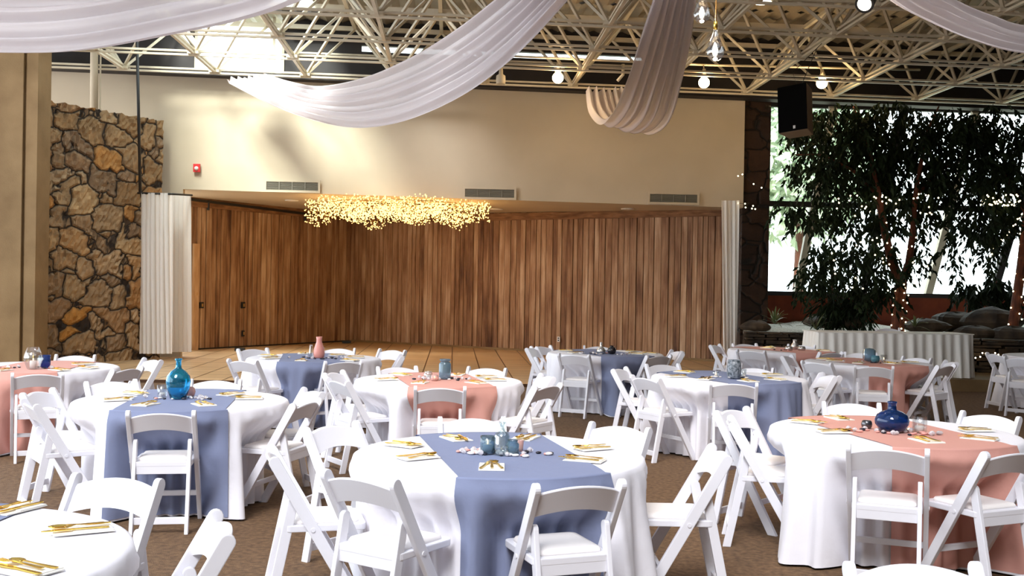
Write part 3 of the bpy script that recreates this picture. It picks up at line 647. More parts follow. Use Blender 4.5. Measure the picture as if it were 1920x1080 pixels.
def leafmesh(m, p, d, ln, wd, r):
    d = d.normalized(); sd = d.cross(Vector((r.uniform(-1, 1), r.uniform(-1, 1), r.uniform(-.3, .3))));
    if sd.length < 1e-3: sd = Vector((1, 0, 0))
    sd.normalize(); nn = d.cross(sd)
    mid = p+d*ln*.45; tip = p+d*ln+Vector((0, 0, -.15*ln))
    m.add([p, mid+sd*wd/2+nn*wd*.12, tip, mid-sd*wd/2+nn*wd*.12, mid-nn*wd*.05], [(0, 1, 4), (1, 2, 4), (4, 2, 3), (0, 4, 3)])
def foliage(blobs, D, spread, dens, seed, ln=.135, wd=.06):
    r = random.Random(seed); m = MB()
    for (px, py, rx, ry, k) in blobs:
        nclus = int(rx*ry*PI*dens*k)
        for _ in range(nclus):
            th = r.uniform(0, 2*PI); rr = math.sqrt(r.random()); c = atd(px+rx*rr*math.cos(th), py+ry*rr*math.sin(th), D+r.uniform(-spread, spread))
            hd = Vector((r.uniform(-.6, .6), r.uniform(-.6, .6), -r.uniform(.4, 1))).normalized(); q = c.copy()
            for j in range(r.randint(5, 9)):
                q = q+hd*.05; leafmesh(m, q, hd+Vector((r.uniform(-.9, .9), r.uniform(-.9, .9), r.uniform(-.5, .3))), ln*r.uniform(.7, 1.25), wd*r.uniform(.8, 1.2), r)
    return m
def tree(name, label, base, limbs, blobs, D, spread, seed, dens=.0125):
    b = atd(*base); t = thing(name, label, 'tree', b)
    m = MB(); m.tube([atd(*q[:3])-b for q in limbs[0]], [q[3] for q in limbs[0]], 12); m.build('trunk', bark, t)
    for lb in limbs[1:]:
        m = MB(); m.tube([atd(*q[:3])-b for q in lb], [q[3] for q in lb], 10); m.build('branch', bark, t)
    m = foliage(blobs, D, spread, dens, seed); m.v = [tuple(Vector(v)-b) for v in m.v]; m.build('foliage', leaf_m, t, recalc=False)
    return t
tree('indoor_tree', 'indoor fig tree with forked trunk wound in lights behind head table', (1682, 628, 20.6),
     [[(1682, 628, 20.6, .13), (1684, 590, 20.6, .115), (1687, 555, 20.6, .11), (1690, 530, 20.6, .115)],
      [(1690, 533, 20.6, .1), (1672, 490, 20.3, .085), (1660, 440, 20.0, .07), (1648, 370, 19.8, .06), (1637, 310, 19.9, .045), (1622, 250, 20.2, .03), (1600, 200, 20.4, .015)],
      [(1690, 533, 20.6, .09), (1704, 495, 20.3, .075), (1711, 440, 20.0, .058), (1716, 370, 19.8, .05), (1726, 310, 19.9, .04), (1738, 250, 20.2, .028), (1760, 200, 20.4, .014)],
      [(1648, 370, 19.8, .035), (1600, 320, 20.1, .03), (1540, 290, 19.9, .02), (1490, 290, 19.8, .01)],
      [(1716, 370, 19.8, .03), (1760, 320, 20.9, .03), (1830, 290, 21, .02)]],
     [(1512, 235, 40, 35, 1.1), (1580, 235, 70, 48, 1.35), (1670, 235, 80, 50, 1.5), (1524, 305, 46, 40, 1.1), (1600, 320, 70, 50, 1.3), (1700, 320, 80, 55, 1.35), (1475, 378, 22, 14, .9), (1530, 385, 50, 28, 1), (1600, 395, 60, 30, .9), (1690, 405, 60, 36, .8), (1505, 405, 30, 14, .6),
      (1545, 490, 36, 48, 1.2), (1520, 520, 28, 28, 1), (1590, 475, 30, 45, .7), (1645, 480, 45, 55, 1), (1725, 470, 36, 30, .5), (1605, 535, 50, 22, 1), (1650, 545, 40, 16, .9), (1770, 390, 45, 30, .8)], 20.4, .9, 21)
tree('indoor_tree', 'indoor fig tree with leaning lit trunk at right edge', (1896, 636, 20.2),
     [[(1896, 636, 20.2, .1), (1905, 570, 20.2, .09), (1915, 500, 20.2, .085), (1925, 400, 20.2, .07), (1935, 260, 20.2, .05)],
      [(1925, 400, 20.2, .05), (1880, 320, 20.4, .035), (1830, 270, 20.6, .02)]],
     [(1780, 240, 60, 48, 1.35), (1870, 250, 60, 60, 1.5), (1790, 320, 60, 45, 1.2), (1880, 330, 55, 50, 1.5), (1850, 400, 45, 45, 1.4), (1855, 465, 18, 40, 1), (1805, 440, 28, 26, .8), (1790, 505, 14, 40, .6), (1895, 400, 30, 35, 1)], 20.5, .9, 22)
t = thing('shrub', 'leafy shrub against the lower right of the sloped glass', 'shrub', atd(1850, 600, 22))
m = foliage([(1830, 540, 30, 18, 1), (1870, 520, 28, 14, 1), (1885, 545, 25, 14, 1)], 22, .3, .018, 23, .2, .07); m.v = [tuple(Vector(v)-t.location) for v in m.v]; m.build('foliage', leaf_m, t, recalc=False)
m = MB(); m.tube([(0, 0, 0), atd(1855, 560, 22)-t.location, atd(1870, 525, 22)-t.location], [.03, .02, .01]); m.build('stem', bark, t)
t = thing('shrub', 'dark drooping bamboo-like shrub left of the tree trunk', 'shrub', atd(1590, 612, 21.3))
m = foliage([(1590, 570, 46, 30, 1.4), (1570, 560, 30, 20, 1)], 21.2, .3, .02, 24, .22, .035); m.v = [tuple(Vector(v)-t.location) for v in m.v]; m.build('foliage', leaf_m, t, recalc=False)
m = MB()
for k in range(5): m.tube([(-.3+.15*k, 0, 0), (-.35+.17*k, 0, .35), (-.45+.2*k, 0, .62)], [.012, .01, .005], 6)
m.build('stem', bark, t)
def spiky(px, py, D, n, ln, label, seed, up=.6):
    p = atd(px, py, D); r = random.Random(seed); t = thing('spiky_plant', label, 'plant', p)
    for k in range(n):
        a_ = r.uniform(0, 2*PI); el = r.uniform(up-.4, 1.3); L_ = ln*r.uniform(.7, 1.1); m = MB(); rows = []
        for j in range(7):
            s = j/6; dr = Vector((math.cos(a_)*math.cos(el), math.sin(a_)*math.cos(el), math.sin(el))); q = dr*L_*s+Vector((0, 0, -.35*L_*s*s)); sd = Vector((-math.sin(a_), math.cos(a_), 0))*(.022*(1-s)**.6+.001)
            rows.append([q-sd, q+Vector((0, 0, -.006)), q+sd])
        m.rings(rows, False, False, False); m.build('leaf', spike_m, t, recalc=False)
spiky(1452, 606, 21.6, 22, .55, 'spiky yucca plant left in the planting bed by the pillar', 1)
spiky(1530, 617, 21.0, 9, .6, 'thin spiky plant just left of the head table end', 2)
spiky(1715, 612, 20.4, 16, .4, 'fern-like plant right of the lit tree trunk', 3, .4)
spiky(1560, 500, 21.8, 14, .45, 'spiky leaf crown standing high before the glass', 4)
up_tube('plant_cane', 1560, 500, 615, 21.8, .03, bark, 'thin cane stem under the high spiky leaf crown', 'stem')

# string lights
bm_ = MB(); bm_.ball((0, 0, 0), .015, 8, 6); bulb_me = bm_.build('bulb', fairy_w).data
bpy.data.objects.remove([o for o in bpy.data.objects if o.data == bulb_me][0])
def string_lights(pts, label, cordon=True):
    b = pts[0]; t = thing('string_lights', label, 'string lights', b, 0, 'strings of warm white lights')
    if cordon: m = MB(); m.tube([p-b for p in pts], .004, 5); m.build('cord', black_m, t)
    for p in pts:
        o = bpy.data.objects.new('bulb', bulb_me); COL.objects.link(o); o.parent = t; o.location = p-b
def spiral(ax, n, r):
    out = []
    for k in range(n):
        q = lerp([tuple(a) for a in ax], k/(n-1)); out.append(Vector((q[0]+r*math.cos(k*2.1+3.5), q[1]-r*abs(math.sin(k*2.1+3.5))-.01, q[2])))
    return out
string_lights(spiral([atd(1682, 624, 20.6), atd(1685, 575, 20.6), atd(1690, 540, 20.6)], 18, .15), 'warm string lights wound round the forked tree trunk')
string_lights(spiral([atd(1671, 485, 20.3), atd(1659, 435, 19.9), atd(1648, 370, 19.75)], 9, .12), 'warm string lights on the left fork of the tree')
string_lights(spiral([atd(1897, 630, 20.2), atd(1907, 560, 20.2), atd(1916, 480, 20.2), atd(1922, 430, 20.2)], 24, .13), 'warm string lights wound round the right-edge tree trunk')
r = random.Random(4)
string_lights([atd(x, y, 22.1-.06*i) for i, (x, y) in enumerate(((1384, 330), (1392, 327), (1413, 345), (1428, 352)))], 'short string of lights high on the dark pillar')
string_lights([atd(x, y, 22.0) for x, y in ((1384, 381), (1397, 382), (1398, 389), (1410, 391), (1412, 386), (1416, 392))], 'string of lights at mid height of the dark pillar')
string_lights([atd(r.uniform(1560, 1760), 378+r.uniform(-16, 30), 19.5) for _ in range(34)], 'warm lights scattered in the forked tree leaves at mid height', False)
string_lights([atd(1560+5*i+r.uniform(-10, 10), 500+r.uniform(-60, 45), 19.5) for i in range(36)], 'warm lights scattered in the low leaves left of the trunk', False)
string_lights([atd(1840+2.2*i, 376+r.uniform(-12, 10), 19.6) for i in range(34)], 'warm lights scattered in the right-edge tree leaves', False)
string_lights([atd(1856+4*i, 478-5*i+r.uniform(-4, 4), 20.1) for i in range(16)], 'string of lights rising to the right-edge trunk')
string_lights([atd(x, y, 19.15) for x, y in ((1829, 671), (1838, 669), (1842, 662), (1848, 663), (1866, 662), (1872, 665), (1891, 670), (1900, 668))], 'string of lights low before the planter wall at right')

# outside: ground, pale tree row
m = MB(); m.prism([(-20, 25.2), (60, 25.2), (60, 80), (-20, 80)], -.4, -.2); tag(m.build('outdoor_ground', dirt), 'pale ground outside the sloped glass', 'ground', None, 'structure')
def outtree(x, y, h, rad, seed, label):
    t = thing('outdoor_tree', label, 'tree', (x, y, -.2)); r = random.Random(seed)
    m = MB(); m.tube([(0, 0, 0), (.1, 0, h*.4), (0, .1, h*.8)], [.2, .15, .05]); m.build('trunk', bark, t)
    m = MB()
    for k in range(3200):
        v = Vector((r.gauss(0, 1), r.gauss(0, 1), r.gauss(0, 1))).normalized()*rad*r.uniform(.5, 1); v.z *= 1.25
        leafmesh(m, v+Vector((0, 0, h*.65)), Vector((r.uniform(-1, 1), r.uniform(-1, 1), r.uniform(-1, .3))), .42, .2, r)
    m.build('foliage', outleaf, t, recalc=False)
outtree(8.8, 33, 9.4, 2.3, 1, 'pale green tree outside seen left of the loudspeaker')
# ------------------------------------------------------------------ folding chair prototype
FX, TOPY, TOPZ, FOOT = .205, -.225, .785, .235
def legprofile(a, b, wd, round_top=True):
    # polygon in (y,z) from foot a (cut level with the floor) to rounded top b
    a, b = Vector(a), Vector(b); d = (b-a).normalized(); n = Vector((-d.y, d.x)) if True else None
    hw = wd/2; k = hw/abs(d.y)      # level cut at the floor: d=(dy,dz)
    pts = [Vector((a.x-k, a.y)), Vector((a.x+k, a.y))]
    nn = Vector((d.y, -d.x))*hw
    e = b-d*hw
    for i in range(9):
        t = PI*i/8; pts.append(e+nn*math.cos(t)+d*hw*math.sin(t))
    return pts
def plate_leg(x, th, poly):
    m = MB(); n = len(poly); vs = [(x-th/2, p.x, p.y) for p in poly]+[(x+th/2, p.x, p.y) for p in poly]
    m.add(vs, [tuple(range(n))[::-1], tuple(range(n, 2*n))]+[(i, (i+1) % n, n+(i+1) % n, n+i) for i in range(n)]); return m
def make_chair():
    t = thing('folding_chair', 'white folding chair', 'chair')
    for s in (-1, 1): plate_leg(s*FX, .028, legprofile((FOOT, 0), (TOPY, TOPZ+.012), .056)).build('leg', resin, t, .004)
    for s in (-1, 1): plate_leg(s*.172, .024, legprofile((-.235, 0), (-.112, .60), .05)).build('leg', resin, t, .004)
    def yl(z): return FOOT+(TOPY-FOOT)*z/TOPZ
    # seat frame with rounded front corners
    def rr(hx, y0, y1, r):
        out = []
        for cx, cy, a0 in ((hx-r, y1-r, 0), (-hx+r, y1-r, PI/2), (-hx+r, y0+r, PI), (hx-r, y0+r, 1.5*PI)):
            for i in range(5): out.append((cx+r*math.cos(a0+i*PI/8), cy+r*math.sin(a0+i*PI/8)))
        return out
    m = MB(); m.prism(rr(.188, -.165, .24, .035), .425, .458); sfr = m.build('seat_frame', resin, t, .005)
    m = MB(); rings = []
    for f, z in ((1, .458), (1.0, .468), (.96, .478), (.8, .483), (.4, .485)):
        rings.append([Vector((x*f, .035+(y-.035)*f, z)) for x, y in rr(.16, -.125, .205, .035)])
    m.rings(rings); m.build('seat_pad', pad_m, sfr)
    # apron under the rear of the seat and front stretcher, rear stretcher
    m = MB(); m.box((0, -.155, .405), (.32, .018, .055)); m.build('apron', resin, t, .003)
    m = MB(); m.box((0, yl(.20), .20), (2*FX-.02, .02, .035)); m.build('stretcher', resin, t, .003)
    m = MB(); m.box((0, -.219, .085), (.33, .02, .045)); m.build('stretcher', resin, t, .003)
    # arched back rail, follows the slope of the long legs, bowed a little to the rear
    m = MB(); n = 14; vs = []; W = FX-.012
    dl = Vector((0, TOPY-FOOT, TOPZ)).normalized()
    secs = []
    for i in range(n+1):
        u = -1+2*i/n; arch = (1-u*u)*.032; bow = (1-u*u)*.018
        zlo, zhi = .637+arch, .752+arch; th = .011
        q = []
        for z, o in ((zlo, -th), (zlo, th), (zhi-.008, th), (zhi, th*.4), (zhi, -th*.4), (zhi-.008, -th)):
            q.append(Vector((u*W, yl(z)-bow+o, z)))
        secs.append(q)
    m.rings(secs, True, True, False)
    m.build('backrest', resin, t, .002)
    # hinge dots
    m = MB()
    for s in (-1, 1):
        m.lathe([(.012, 0), (.011, .004)], 10, (0, 0, 0)); k = len(m.v)-20
        for i in range(k, len(m.v)): x, y, z = m.v[i]; m.v[i] = (s*(FX+.014+z), yl(.44)+x, .44+y)
    m.build('pivot_bolt', resin, t)
    return t
CH = make_chair(); ch_used = [False]
def place_chair(x, y, ang, label, group, z=0):
    o = CH if not ch_used[0] else dup(CH)
    ch_used[0] = True
    o.location = (x, y, z); o.rotation_euler = (0, 0, ang); o['label'] = label; o['group'] = group
    return o
BINS = [('right', 0), ('far right', 45), ('far', 90), ('far left', 135), ('left', 180), ('near left', 225), ('near', 270), ('near right', 315)]
def namer():
    used = set()
    def f(dx, dy):
        a = math.degrees(math.atan2(dy, dx)) % 360
        for nm, b in sorted(BINS, key=lambda t: min(abs(a-t[1]), 360-abs(a-t[1]))):
            if nm not in used: used.add(nm); return nm
        return 'other'
    return f

# ------------------------------------------------------------------ tableware prototypes
def ribbon(m, secs, th):
    # secs: (y, halfwidth, z)
    rows = [[Vector((-hw, y, z)), Vector((hw, y, z)), Vector((hw, y, z+th)), Vector((-hw, y, z+th))] for y, hw, z in secs]
    m.rings(rows, True, True, False)
def proto_fork():
    m = MB(); ribbon(m, [(-.10, .006, .003), (-.09, .008, .003), (-.02, .004, .006), (.02, .004, .010), (.04, .010, .007), (.055, .012, .005)], .0025)
    for k in range(4): ribbon(m, [(.055, .0018, .005), (.09, .0014, .007)], .002); n = 8; x = -.0095+k*.0063; [m.v.__setitem__(i, (m.v[i][0]+x, m.v[i][1], m.v[i][2])) for i in range(len(m.v)-8, len(m.v))]
    return m
def proto_spoon():
    m = MB(); ribbon(m, [(-.10, .006, .003), (-.09, .008, .003), (-.02, .004, .006), (.03, .004, .010)], .0025)
    rows = []
    for i in range(7):
        t = i/6; hw = .0195*math.sin(PI*(.08+.84*t))**.7; y = .03+.06*t; dz = .006*math.sin(PI*t)
        rows.append([Vector((-hw, y, .012)), Vector((-hw*.5, y, .009-dz)), Vector((hw*.5, y, .009-dz)), Vector((hw, y, .012)), Vector((hw*.5, y, .0105-dz)), Vector((-hw*.5, y, .0105-dz))])
    m.rings(rows, True, True, True); return m
def proto_knife():
    m = MB(); ribbon(m, [(-.11, .006, .003), (-.1, .0075, .003), (.0, .0055, .004), (.01, .009, .004), (.08, .0095, .004), (.11, .002, .004)], .003); return m
def proto_napkin():
    m = MB(); rows = []
    for z, f in ((0, 1), (.003, 1.0), (.005, .97)):
        rows.append([Vector((x*.062*f, y*.1*f, z)) for x, y in ((-1, -1), (1, -1), (1, 1), (-1, 1))])
    m.rings(rows, True, True, False)
    m.box((0, -.03, .0065), (.123, .13, .003)); return m
PROTO = {}
for nm, fn, mt in (('fork', proto_fork, gold_m), ('spoon', proto_spoon, gold_m), ('knife', proto_knife, gold_m), ('napkin', proto_napkin, napkin_m)):
    o = fn().build(nm, mt); PROTO[nm] = o.data; bpy.data.objects.remove(o)
def inst(name, me, loc, rz, label, cat, group, tilt=0, sc_=1):
    o = bpy.data.objects.new(name, me); COL.objects.link(o); o.location = loc; o.rotation_euler = (tilt, 0, rz)
    if sc_ != 1: o.scale = (sc_,)*3
    return tag(o, label, cat, group)
TZ, TR = .76, .762
rs = random.Random(31)
def setting(px, py, c, nm, tdesc):
    p = atz(px, py, TZ+.006); d = Vector((c[0]-p.x, c[1]-p.y)); a = math.atan2(-d.x, d.y) + rs.uniform(-.25, .25)
    z = TZ+.006
    inst('napkin', PROTO['napkin'], (p.x, p.y, z), a, 'ivory folded napkin at the %s place of %s' % (nm, tdesc), 'napkin', 'napkins on '+tdesc)
    R = Matrix.Rotation(a, 3, 'Z'); z2 = z+.008
    for it, dx, da in (('knife', -.03, -.1), ('fork', -.0, .06), ('spoon', .028, .2)):
        q = R @ Vector((dx, rs.uniform(-.0, .03), 0))
        inst(it, PROTO[it], (p.x+q.x, p.y+q.y, z2+(.004 if it == 'fork' else 0)), a+da+rs.uniform(-.12, .12), 'gold %s on the %s napkin of %s' % (it, nm, tdesc), it, 'gold %ss on %s' % (it, tdesc))

peb = {}
def pebble_me(kind):
    if kind in peb: return peb[kind]
    m = MB()
    if kind == 'crystal':
        n = 5; m.rings([[Vector((r_*math.cos(2*PI*k/n), r_*math.sin(2*PI*k/n), z)) for k in range(n)] for r_, z in ((.004, 0), (.014, .007), (.016, .015), (.005, .024))], True, True, False); mt = mat('clear_crystal', (.93, .9, .93), .05, Transmission_Weight=.55, IOR=1.5)
    else:
        m.ball((0, 0, .006), .019, 10, 6, (1, .75, .36)); mt = mat(kind+'_pebble_stone', {'black': (.02, .02, .035), 'pink': srgb(222, 160, 150), 'white': (.82, .78, .76)}[kind], .3)
    o = m.build('pebble', mt); peb[kind] = o.data; bpy.data.objects.remove(o); return peb[kind]
def gems(c, n, rad, tdesc, seed, asp=.55, ang=0, kinds=('crystal', 'crystal', 'black', 'pink', 'white')):
    r = random.Random(seed)
    for k in range(n):
        kd = r.choice(kinds); th = r.uniform(0, 2*PI); rr = rad*math.sqrt(r.uniform(.08, 1)); x, y = rr*math.cos(th), rr*asp*math.sin(th)
        x, y = x*math.cos(ang)-y*math.sin(ang), x*math.sin(ang)+y*math.cos(ang)
        nm = 'crystal' if kd == 'crystal' else 'pebble'
        sd = ('right of' if x > 0 else 'left of') if abs(x) > 1.6*abs(y) else ('behind' if y > 0 else 'in front of')
        lab = ('clear acrylic crystal lying %s the centrepiece of %s' % (sd, tdesc)) if kd == 'crystal' else '%s glass pebble lying %s the centrepiece of %s' % (kd, sd, tdesc)
        inst(nm, pebble_me(kd), (c[0]+x, c[1]+y, TZ+.0065), r.uniform(0, 6), lab, nm, ('%s pebbles' % kd if nm == 'pebble' else 'crystals')+' %s the centrepiece of ' % sd+tdesc, 0, r.uniform(.85, 1.3))

# ------------------------------------------------------------------ cloth-covered round tables with their chairs
def table(key, c, tdesc, cdesc, runner, far, near, rw, chairs, settings, seed, group_ch):
    cx, cy = c; nmr = namer(); info = []
    for ch_ in chairs:
        px, py = ch_[0], ch_[1]; da = math.radians(ch_[2]) if len(ch_) > 2 else 0
        q = atz(px, py, TOPZ-.002); dx, dy = q.x-cx, q.y-cy
        a = math.atan2(cy-q.y, cx-q.x)+da          # facing direction
        f = Vector((math.cos(a), math.sin(a))); o = Vector((q.x, q.y))+f*(.235)
        dd = o-Vector((cx, cy)); k_ = min(1.3, max(.80, dd.length)); o = Vector((cx, cy))+dd.normalized()*k_
        info.append((o, f, nmr(dx, dy)))
    for o, f, nm in info:
        place_chair(o.x, o.y, math.atan2(-f.x, f.y), 'white folding chair at the %s side of %s' % (nm, tdesc), group_ch)
    r = random.Random(seed); ph = [r.uniform(0, 6.28) for _ in range(5)]; nfold = r.choice((13, 14, 15))
    dents = []
    for o, f, nm in info:
        d = Vector((o.x-cx, o.y-cy)); fr = d.length-.245-.015
        if fr < .9: dents.append((math.atan2(d.y, d.x), max(.56, fr)))
    def cr_(th, q):
        s = q/.75
        rr = TR+.004+.012*smooth(0, .08, q)+s*(.07+.055*math.sin(nfold*th+ph[0]+.6*math.sin(3*th))+.03*math.sin(7*th+ph[1])+.02*math.sin(4*th+ph[2])+.02*math.sin(2*nfold*th+ph[3]+math.sin(5*th))) + .007*smooth(.02, .12, q)*math.sin(3*nfold*th+ph[4])*(1-.5*s)
        z = .76-q; wz = smooth(.70, .49, z) if False else 1-smooth(.47, .70, z)
        for da, fr in dents:
            dd = abs((th-da+PI) % (2*PI)-PI); ha = math.atan(.205/fr); w = 1-smooth(ha, ha+.15, dd)
            if w > 0:
                lim = fr/max(.5, math.cos(min(dd, ha+.1)))+(.02*math.sin(round(nfold*2.4)*th+ph[3])-.012)*wz
                if lim < rr: rr -= w*wz*(rr-lim)
        return rr
    m = MB(); nt = 240; rows = []
    for rr, z in ((.001, 0), (.4, 0), (.70, 0), (.745, -.001), (.757, -.005)):
        rows.append([Vector((rr*math.cos(2*PI*k/nt), rr*math.sin(2*PI*k/nt), TZ+z)) for k in range(nt)])
    for j in range(1, 23):
        q = .012+(.745-.012)*((j-1)/21)**1.15
        rows.append([Vector((cr_(2*PI*k/nt, q)*math.cos(2*PI*k/nt), cr_(2*PI*k/nt, q)*math.sin(2*PI*k/nt), TZ-q)) for k in range(nt)])
    m.rings(rows, False, True, True)
    tag(m.build('tablecloth', cloth_m, loc=(cx, cy, 0), recalc=False), 'white floor-length tablecloth on '+tdesc, 'tablecloth', 'white round tablecloths')
    # runner
    if runner:
        p0, p1 = atz(*near, TZ), atz(*far, TZ); d = Vector((p1.x-p0.x, p1.y-p0.y)).normalized(); n = Vector((-d.y, d.x))
        off = (Vector((p0.x+p1.x, p0.y+p1.y))/2-Vector((cx, cy))).dot(n); off = max(-.25, min(.25, off))
        if len(rw) > 1: off = rw[1]
        rw_ = rw[0]
        m = MB(); rows = []; ns = 30
        qs = [0, .008, .02, .035, .055]+[.08+.92*i/30 for i in range(31)]; ts = [('h', -1, q) for q in qs[::-1]]+[('t', -1+2*i/24, 0) for i in range(25)]+[('h', 1, q) for q in qs]
        for kind, t, q in ts:
            row = []
            for i in range(ns+1):
                s = off+(-.5+i/ns)*rw_; s = max(-.755, min(.755, s)); t0 = math.sqrt(TR*TR-s*s)-.02
                if kind == 't':
                    v = d*t*t0+n*s; edge = smooth(.9, 1, abs(t)); row.append(Vector((v.x, v.y, TZ+.005-.003*edge)))
                else:
                    v = d*t*t0+n*s; th = math.atan2(v.y, v.x); qq = .003+q*.735; rr = cr_(th, qq)+.013
                    row.append(Vector((rr*math.cos(th), rr*math.sin(th), TZ-qq+.006)))
            rows.append(row)
        m.rings(rows, False, False, True)
        colr = 'dusty blue' if runner is blue_m else 'dusty rose pink'
        tag(m.build('table_runner', runner, loc=(cx, cy, 0), recalc=False), '%s cloth runner hanging over %s' % (colr, tdesc), 'table runner', 'cloth table runners')
    nm2 = namer(); st = []
    for (px, py) in settings:
        p = atz(px, py, TZ); st.append((px, py, nm2(p.x-cx, p.y-cy)))
    for px, py, nm in st: setting(px, py, c, nm, tdesc)
G = 'white folding chairs round the tables'
T = {}
def TT(key, c, tdesc, runner, far, near, rw, chairs, settings, seed):
    T[key] = (c, tdesc); table(key, c, tdesc, '', runner, far, near, rw, chairs, settings, seed, G)
TT('T1', (-.052, 5.652), 'the front centre table', blue_m, (897, 814), (1009, 897), (.72,), [(1091, 911), (668, 897), (503, 851), (617, 799), (884, 785), (1166, 800), (1357, 848)], [(757, 835), (783, 858), (855, 823), (985, 822), (1112, 841), (1097, 863), (922, 876)], 1)
TT('T2', (-2.43, 7.905), 'the turquoise bottle table', blue_m, (369, 732), (317, 769), (.74,), [(305, 772), (50, 757), (66, 735), (206, 716), (406, 714), (575, 755), (582, 734)], [(218, 750), (252, 738), (273, 759), (382, 759), (433, 740), (468, 747)], 2)
TT('T3', (-2.288, 12.42), 'the pink vase table', blue_m, (588, 663), (585, 679), (.72,), [(452, 677), (472, 655), (636, 654), (738, 657), (645, 679), (722, 668)], [(502, 667), (507, 672), (568, 663), (565, 676), (668, 670), (633, 666), (657, 676)], 3)
TT('T4', (-.663, 9.877), 'the middle pink-runner table', pink_m, (803, 701), (850, 726), (.74,), [(647, 714), (622, 699), (743, 689), (915, 691), (825, 724), (1032, 724), (1030, 706)], [(723, 712), (752, 703), (788, 718), (858, 703), (894, 718), (912, 707), (929, 713)], 4)
TT('T5', (2.193, 10.716), 'the grey mosaic vase table', blue_m, (1290, 697), (1445, 720), (.76,), [(1207, 709), (1158, 692), (1240, 684), (1413, 691), (1375, 718), (1556, 705), (1562, 704)], [(1268, 706), (1283, 698), (1324, 711), (1403, 715), (1447, 703), (1455, 712)], 5)
TT('T6', (1.26, 14.23), 'the back table near the boards', blue_m, (1090, 657), (1175, 668), (.72,), [(994, 653), (1012, 650), (1082, 665), (1122, 650), (1228, 667), (1268, 659), (1282, 662)], [(1060, 658), (1080, 662), (1193, 664), (1183, 659), (1218, 663)], 6)
TT('T7', (2.451, 6.813), 'the round navy bottle table', pink_m, (1565, 780), (1800, 840), (.76,), [(1595, 757), (1860, 779), (1665, 838), (1905, 850, 8), (1386, 790), (1367, 769)], [(1512, 792), (1573, 785), (1563, 810), (1737, 827), (1837, 823), (1830, 807)], 7)
TT('T8', (-4.686, 10.546), 'the far left pink-runner table', pink_m, (115, 679), (20, 700), (.72,), [(71, 702), (143, 667), (243, 692), (290, 675)], [(157, 683), (165, 690), (112, 694), (3, 695)], 8)
TT('T9', (-2.005, 3.397), 'the bottom left corner table', blue_m, (40, 946), (-120, 1010), (.70, -.42) if False else (.70, .22), [(226, 897), (428, 985)], [(28, 955), (154, 994), (47, 1069)], 9)
TT('T10', (4.444, 13.29), 'the table before the head table', pink_m, (1560, 672), (1712, 690), (.76,), [(1536, 680), (1639, 688), (1494, 669), (1774, 686), (1781, 679), (1713, 672), (1606, 654)], [(1547, 674), (1565, 677), (1610, 681), (1672, 682), (1708, 680)], 10)
c11 = atz(1465, 656, TZ)
TT('T11', (c11.x, c11.y), 'the farthest table by the pillar', pink_m, (1425, 652), (1525, 661), (.76,), [(1410, 647), (1420, 657), (1553, 661), (1502, 648), (1352, 648)], [(1440, 653), (1545, 658), (1445, 651)], 11)
c12 = atz(1990, 668, TZ)
TT('T12', (c12.x, c12.y), 'the table cut by the right edge', None, 0, 0, 0, [(1864, 664), (1912, 672)], [], 12)
# chairs that belong to tables out of frame, and the one behind the head table
q = atz(1725, 1058, TOPZ); place_chair(q.x-.02, q.y-.235, PI+.06, 'white folding chair cropped by the bottom edge, seen from its front', G)
q = atd(1663, 622, 19.0); place_chair(q.x, 18.75, PI, 'white folding chair behind the long head table', G, .2)

# ------------------------------------------------------------------ head table
h0, h1 = atd(1532, 640, 17.75), atd(1822, 640, 17.75+.16)
dx = (h1-h0); dx.z = 0; ln = dx.length; ang = math.atan2(dx.y, dx.x); mid = (h0+h1)/2
ht = thing('head_table', 'long head table with pleated white skirt on the platform', 'table', (mid.x, mid.y+.38, .2), ang)
m = MB(); rings = []
for z, o in ((.735, 0), (.745, .0), (.75, -.01)):
    rings.append([Vector((x*(ln/2+.02+o), y*(.39+o), z)) for x, y in ((-1, -1), (1, -1), (1, 1), (-1, 1))])
m.rings(rings, True, True, False); m.build('tabletop_cloth', skirt_m, ht, .006)
m = MB(); rows = []; r = random.Random(6); ph = [r.uniform(0, 6) for _ in range(4)]
per = [(-ln/2, .38), (-ln/2, -.38), (ln/2, -.38), (ln/2, .38)]
path = []
for (a, b) in zip(per[:-1], per[1:]):
    n = int(math.dist(a, b)/.012)
    nx_, ny_ = (b[1]-a[1])/math.dist(a, b), -(b[0]-a[0])/math.dist(a, b)
    for i in range(n): path.append((a[0]+(b[0]-a[0])*i/n, a[1]+(b[1]-a[1])*i/n, nx_, ny_))
# outward normal is to the left/front/right of the run
for j in range(15):
    q = j/14; row = []
    for i, (x, y, nx_, ny_) in enumerate(path):
        s = i*.012; am = (.008+.028*q)
        o = .012+.05*q+am*math.sin(2*PI*s/.16+ph[0]+1.5*math.sin(s*1.7))+am*.7*math.sin(2*PI*s/.43+ph[1])
        row.append(Vector((x+nx_*o*(-1 if False else 1), y+ny_*o, .735-.72*q)))
    rows.append(row)
# make sure the pleats go outwards
if (rows[5][len(path)//2]-Vector((0, 0, 0))).y > -.38: rows = [[Vector((2*x-p.x, 2*y-p.y, p.z)) for p, (x, y, _, _) in zip(rw_, path)] for rw_ in rows]
m.rings(rows, False, False, True); m.build('table_skirt', skirt_m, ht, recalc=False)

